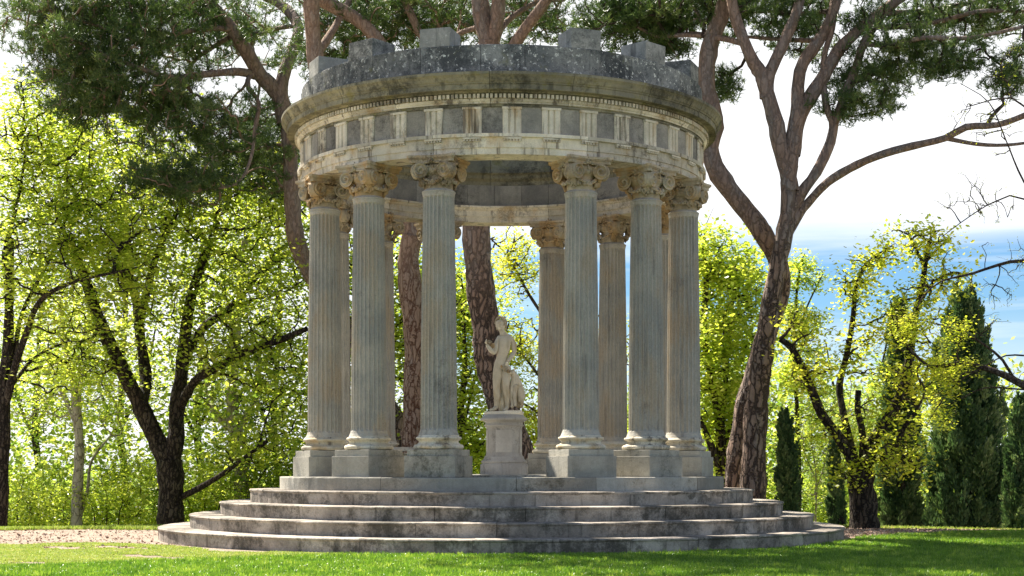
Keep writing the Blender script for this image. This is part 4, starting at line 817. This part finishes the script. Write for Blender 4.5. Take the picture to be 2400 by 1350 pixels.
# gnarled pollard on the right
DS = 1.0
def z5(x, y, d): return (1780+x/2.7, 500+y/2.7, d)
D5 = 29.5
lL = [limb([(2026, 1245, D5), (2024, 1190, D5), (2018, 1140, D5), (2020, 1100, D5)], .24, .24, True),
      limb([(2012, 1120, D5), (1988, 1060, D5), (1955, 1010, D5), (1925, 970, D5-.2), (1905, 920, D5-.3), (1880, 860, D5-.4), (1855, 815, D5-.5), (1828, 795, D5-.5)], .12, .05),
      limb([(2015, 1110, D5), (1995, 1050, D5+.2), (1975, 960, D5+.3), (1968, 900, D5+.4), (1985, 830, D5+.4), (2000, 740, D5+.5), (2005, 680, D5+.5), (2030, 620, D5+.5), (2070, 590, D5+.6)], .09, .03),
      limb([(2018, 1100, D5), (2022, 1020, D5), (2010, 960, D5-.2), (2012, 915, D5-.2)], .065, .06),
      limb([(2025, 1110, D5), (2045, 1040, D5), (2075, 990, D5), (2110, 930, D5+.1), (2130, 850, D5+.2), (2140, 760, D5+.3), (2160, 680, D5+.4), (2168, 620, D5+.4), (2180, 560, D5+.5)], .13, .04),
      limb([(2165, 620, D5+.4), (2145, 580, D5+.3), (2130, 550, D5+.3)], .035, .02), limb([(2168, 615, D5+.4), (2200, 580, D5+.6), (2225, 560, D5+.7)], .035, .02),
      limb([(2150, 720, D5+.4), (2190, 660, D5+.2), (2230, 640, D5), (2250, 640, D5)], .035, .02), limb([(2040, 1080, D5), (2090, 1060, D5-.3), (2120, 1000, D5-.5), (2150, 960, D5-.6)], .07, .03)]
bL = [((2165, 570, D5+.4), (.50, .4, .36), 44), ((2020, 660, D5+.5), (.45, .4, .40), 40), ((2080, 600, D5+.6), (.35, .4, .2), 18), ((2120, 740, D5+.2), (.60, .6, .45), 60), ((2010, 820, D5+.4), (.35, .5, .5), 26), ((2140, 880, D5), (.55, .6, .5), 60), ((1870, 760, D5-.4), (.3, .4, .3), 20), ((1900, 870, D5-.3), (.4, .5, .3), 26),
      ((2040, 1010, D5), (.7, .7, .4), 44), ((2110, 1080, D5-.4), (.5, .6, .3), 34), ((2220, 660, D5), (.35, .4, .25), 22), ((2000, 1100, D5-.3), (.35, .4, .2), 14)]
tree('gnarled_tree', 'gnarled dark tree with thin golden leaves left of the big cypress', 'tree', lL, bL, M['dark_bark'], M['leaf_gold'], per=22, size=.10, spread=.20, seed=20, more=1.15, clump=5, up=.2, limb_mat=M['twig'])
D6 = 25.5
def z5b(x, y): return (1780+x/2.7, 500+y/2.7, D6)
lM = [limb([(2530, 1290, D6), (2520, 1100, D6), (2500, 900, D6), (2480, 700, D6), (2490, 450, D6), (2500, 200, D6)], .18, .06, True),
      limb([(2482, 640, D6)]+[z5b(*p) for p in ((1674, 300), (1500, 330), (1350, 380), (1150, 430), (1040, 520), (1000, 600))], .036, .007),
      limb([(2500, 930, D6)]+[z5b(*p) for p in ((1674, 1070), (1600, 1030), (1540, 930), (1420, 830), (1250, 740), (1000, 670), (790, 640))], .036, .007),
      limb([(2500, 920, D6)]+[z5b(*p) for p in ((1674, 1115), (1430, 1105), (1300, 1160), (1170, 1230))], .022, .006), limb([z5b(*p) for p in ((1600, 1030), (1480, 990), (1300, 1010), (1170, 1110), (1080, 1200))], .022, .006),
      limb([(2485, 560, D6), z2(2385, 960, D6), z2(2290, 740, D6), z2(2200, 540, D6), z2(2050, 440, D6)], .022, .006), limb([(2485, 600, D6), z2(2385, 1050, D6), z2(2240, 1060, D6), z2(2100, 1140, D6), z2(1950, 1250, D6)], .022, .006),
      limb([(2492, 400, D6), z2(2385, 560, D6), z2(2260, 520, D6), z2(2100, 560, D6)], .026, .008), limb([z5b(*p) for p in ((1674, 900), (1560, 900), (1440, 960), (1300, 1080))], .015, .006)]
bM = [((2320, 280, D6), (.65, .6, .45), 46), ((2300, 470, D6), (.65, .6, .45), 46), ((2380, 620, D6), (.45, .6, .5), 40), ((2330, 720, D6), (.5, .6, .4), 34), ((2360, 900, D6), (.4, .5, .4), 20), ((2380, 180, D6), (.3, .5, .5), 20)]
tree('bare_tree', 'almost bare tree reaching in from the right edge with thin twigs', 'tree', lM, bM, M['twig'], M['leaf_gold'], per=8, size=.03, spread=.02, seed=21, clump=2, r_tip=.0035, r_k=.003, twist=.3)
# leafy spray at the limb ends of the same tree kind, a second tree just outside the frame
lM2 = [limb([(2560, 1300, 24.6), (2540, 1100, 24.6), (2500, 960, 24.6), (2400, 905, 24.7), (2330, 870, 24.8), (2250, 850, 24.9), (2180, 860, 25), (2120, 800, 25.1), (2090, 740, 25.2)], .12, .01, True), limb([(2300, 862, 24.8), (2240, 900, 24.7), (2200, 950, 24.7), (2170, 1000, 24.7)], .014, .006)]
tree('golden_tree', 'golden spray of leaves hanging in front of the big cypress', 'tree', lM2, [((2220, 880, 24.8), (.36, .4, .30), 46), ((2130, 770, 25), (.32, .4, .22), 34), ((2240, 780, 25), (.25, .3, .16), 18), ((2190, 980, 24.8), (.26, .3, .18), 22)], M['twig'], M['leaf_gold'], per=34, size=.06, spread=.06, seed=22, clump=4, r_tip=.003, r_k=.003, flat=1.5)
# thin pale saplings on the slope at the right
for i, (px, d, top, lab) in enumerate([(1905, 38, 930, 'thin pale sapling between the small cypress and the pine'), (1990, 40, 900, 'thin pale sapling behind the gnarled tree'), (2075, 42, 860, 'thin pale sapling left of the narrow dark cypress')]):
    l = [limb([(px, 1260, d), (px+8, 1130, d), (px-5, 1020, d), (px+6, top, d)], .035, .012, True), limb([(px+4, 1160, d), (px+35, 1060, d), (px+45, 960, d)], .02, .008), limb([(px+4, 1120, d), (px-30, 1030, d), (px-45, 950, d)], .02, .008)]
    tree('sapling', lab, 'sapling', l, [((px, top+90, d), (.9, .9, .9), 60), ((px+10, top+210, d), (1., .9, .6), 50)], M['pale_bark'], M['leaf_far'], per=40, size=.08, spread=.16, seed=30+i, clump=4, group='thin saplings on the slope', r_k=.003)
# shrubs along the edge of the clearing
DS = 1.22
shr = [(40, 34, 1130, 'far-left leafy shrub under the yellow tree'), (120, 36, 1090, 'leafy shrub behind the slim pale trunk'), (250, 34.5, 1120, 'round yellow-green shrub between pale trunk and dark oak'), (330, 37, 1060, 'tall shrub behind the left limb of the dark oak'), (480, 35, 1110, 'shrub just right of the dark oak trunk'), (540, 37.5, 1040, 'tall shrub behind the low oak branch'), (640, 36, 1090, 'shrub beside the left end of the steps'),
       (870, 36, 1050, 'shrub seen between the first and second columns'), (1100, 36.5, 1060, 'shrub left of the pedestal'), (1680, 37, 1090, 'shrub behind the base of the big pine'), (1850, 36, 1120, 'low shrub left of the small dark cypress'), (1930, 37, 1130, 'pale shrub right of the small dark cypress'), (2110, 34, 1150, 'shrub at the foot of the narrow tall cypress')]
for i, (px, d, top, lab) in enumerate(shr):
    l = [limb([(px+k*14, 1262, d), (px+k*30, 1200, d), (px+k*48, top+60, d)], .03, .012, True) for k in (-1, 0, 1)]
    for c in l: c[0][0][:] = c[0][0]
    tree('leafy_shrub', lab, 'shrub', l, [((px, top+55, d), (.95, .8, .55), 60), ((px, top+130, d), (1.1, .9, .6), 60)], M['dark_bark'], M['leaf_yellow'] if i % 3 else M['leaf_green'], per=60, size=.085, spread=.15, seed=50+i, clump=6, group='shrubs at the edge of the clearing', r_k=.003)

def cypress(px, top, base, wpx, d, label, seed, n=26000, size=.09, lean=0., prof=1.0):
    rg = np.random.default_rng(seed); b0 = P(px, base, d); b0[2] = min(b0[2], gz(b0[0], b0[1])); tp = P(px+lean, top, d); H = tp[2]-b0[2]; Rm = wpx/2/FPX*d
    root = empty('cypress', b0); tag(root, label, 'cypress', 'cypresses on the slope')
    c = catmull(np.array([b0-(0, 0, .2), b0+(tp-b0)*.4, b0+(tp-b0)*.9]), .3); V, F = tubes(c[None], np.linspace(.13, .02, len(c))[None], 8); link('trunk', np_mesh('trunk', V-b0, F, M['dark_bark'], True), root)
    nsp = int(n/170); t = rg.random(nsp)**.9; a = rg.uniform(0, 2*np.pi, nsp)
    def R_(t): return Rm*np.minimum(1, (t+.04)/.16)**.5*np.clip(1.04-t**(1.9*prof), 0.02, 1)**.75
    rr = R_(t)*(.90+.14*np.sin(a*3+t*19+seed)+rg.normal(0, .13, nsp))*(1-.45*rg.random(nsp)**2)
    out = np.stack([np.cos(a), np.sin(a), 0*a], -1); ax = out*rg.uniform(.15, .6, nsp)[:, None]+np.array((0, 0, 1.))+rg.normal(size=(nsp, 3))*.12; ax /= np.linalg.norm(ax, axis=1, keepdims=True)
    ctr = b0+(tp-b0)*t[:, None]+out*(rr*.92)[:, None]; L = rg.uniform(.14, .36, nsp)*(Rm/.7)**.4; k = 170
    q = rg.uniform(-1, 1, (nsp, k)); wd = (.34*L[:, None]*np.sqrt(np.clip(1-q*.95, .02, 2))*.55)[..., None]; off = rg.normal(size=(nsp, k, 3)); C = (ctr[:, None]+ax[:, None]*(q*L[:, None])[..., None]+off*wd).reshape(-1, 3)
    tone = np.clip(rg.normal(.42, .26, nsp), 0, 1); A3 = np.repeat(ax, k, 0)+.28*off.reshape(-1, 3)+np.array((0, 0, .2)); u = A3/np.linalg.norm(A3, axis=1, keepdims=True)
    w = np.cross(u, rg.normal(size=u.shape)); w /= np.linalg.norm(w, axis=1, keepdims=True); s = size*rg.uniform(.5, 1.1, nsp*k)[:, None]
    V, F, tn = quads(C, u*s*.6, w*s*.26, np.clip(np.repeat(tone, k)+rg.normal(0, .1, nsp*k), 0, 1)); link('crown', np_mesh('crown', V-b0, F, M['cypress'], False, tn), root)
cypress(2268, 700, 1250, 195, 33, 'broad tall cypress, the largest, right of the golden tree', 61, 110000, .10, -8, 1.25)
cypress(2115, 715, 1255, 120, 35, 'tall narrow cypress behind the gnarled tree', 62, 70000, .10, -8, .8)
cypress(2392, 945, 1262, 80, 31, 'cypress cut by the right edge of the photo', 63, 40000, .09, 0, 1.1)
cypress(1853, 972, 1240, 52, 34, 'small pointed cypress just right of the big pine trunk', 64, 40000, .075, -14, 1.5)
cypress(1958, 1020, 1245, 40, 35, 'small slim cypress left of the gnarled trunk', 65, 24000, .075, 0, 1.2)
cypress(1972, 1155, 1245, 18, 33, 'tiny cypress in front of the slim one', 66, 7000, .05, 0, 1.2)

# far wooded slopes
def woods(name, label, ylo, yhi, n, size, seed, mat, zt, xr=.42):
    rg = np.random.default_rng(seed); nc = n//40; d = rg.uniform(ylo, yhi, nc); x = CAMX+rg.uniform(-xr, xr, nc)*d; y = CAMY+d; g0 = gz(x, y); hh = rg.random(nc)**.7
    h = (zt[0]+(zt[1]-zt[0])*(.5+.5*np.sin(x*.23+d*.11)*np.sin(x*.07+2)))
    c = np.stack([x, y, g0+hh*h], -1); k = 40; r = rg.uniform(.6, 1.4, nc)*size*5; C = np.repeat(c, k, 0)+rg.normal(size=(nc*k, 3))*np.repeat(r, k)[:, None]*np.array((.5, .5, .4))
    nrm = rg.normal(size=C.shape); nrm[:, 2] = np.abs(nrm[:, 2])+.5; nrm /= np.linalg.norm(nrm, axis=1, keepdims=True); u = np.cross(nrm, rg.normal(size=C.shape)); u /= np.linalg.norm(u, axis=1, keepdims=True); w = np.cross(nrm, u); s = size*rg.uniform(.6, 1.3, len(C))[:, None]
    V, F, tn = quads(C, u*s*.5, w*s*.35, np.clip(np.repeat(rg.random(nc), k)+rg.normal(0, .1, nc*k), 0, 1)); o = link(name, np_mesh(name, V, F, mat, False, tn)); tag(o, label, 'woods', kind='stuff')
woods('undergrowth', 'mass of pale spring leaves covering the slope behind the clearing', 42, 75, 260000, .19, 71, M['leaf_far'], (5.0, 8.0))
woods('far_woods', 'distant light green woods below the horizon', 70, 220, 120000, .55, 72, M['leaf_far'], (5, 9))
bpy.context.view_layer.update()
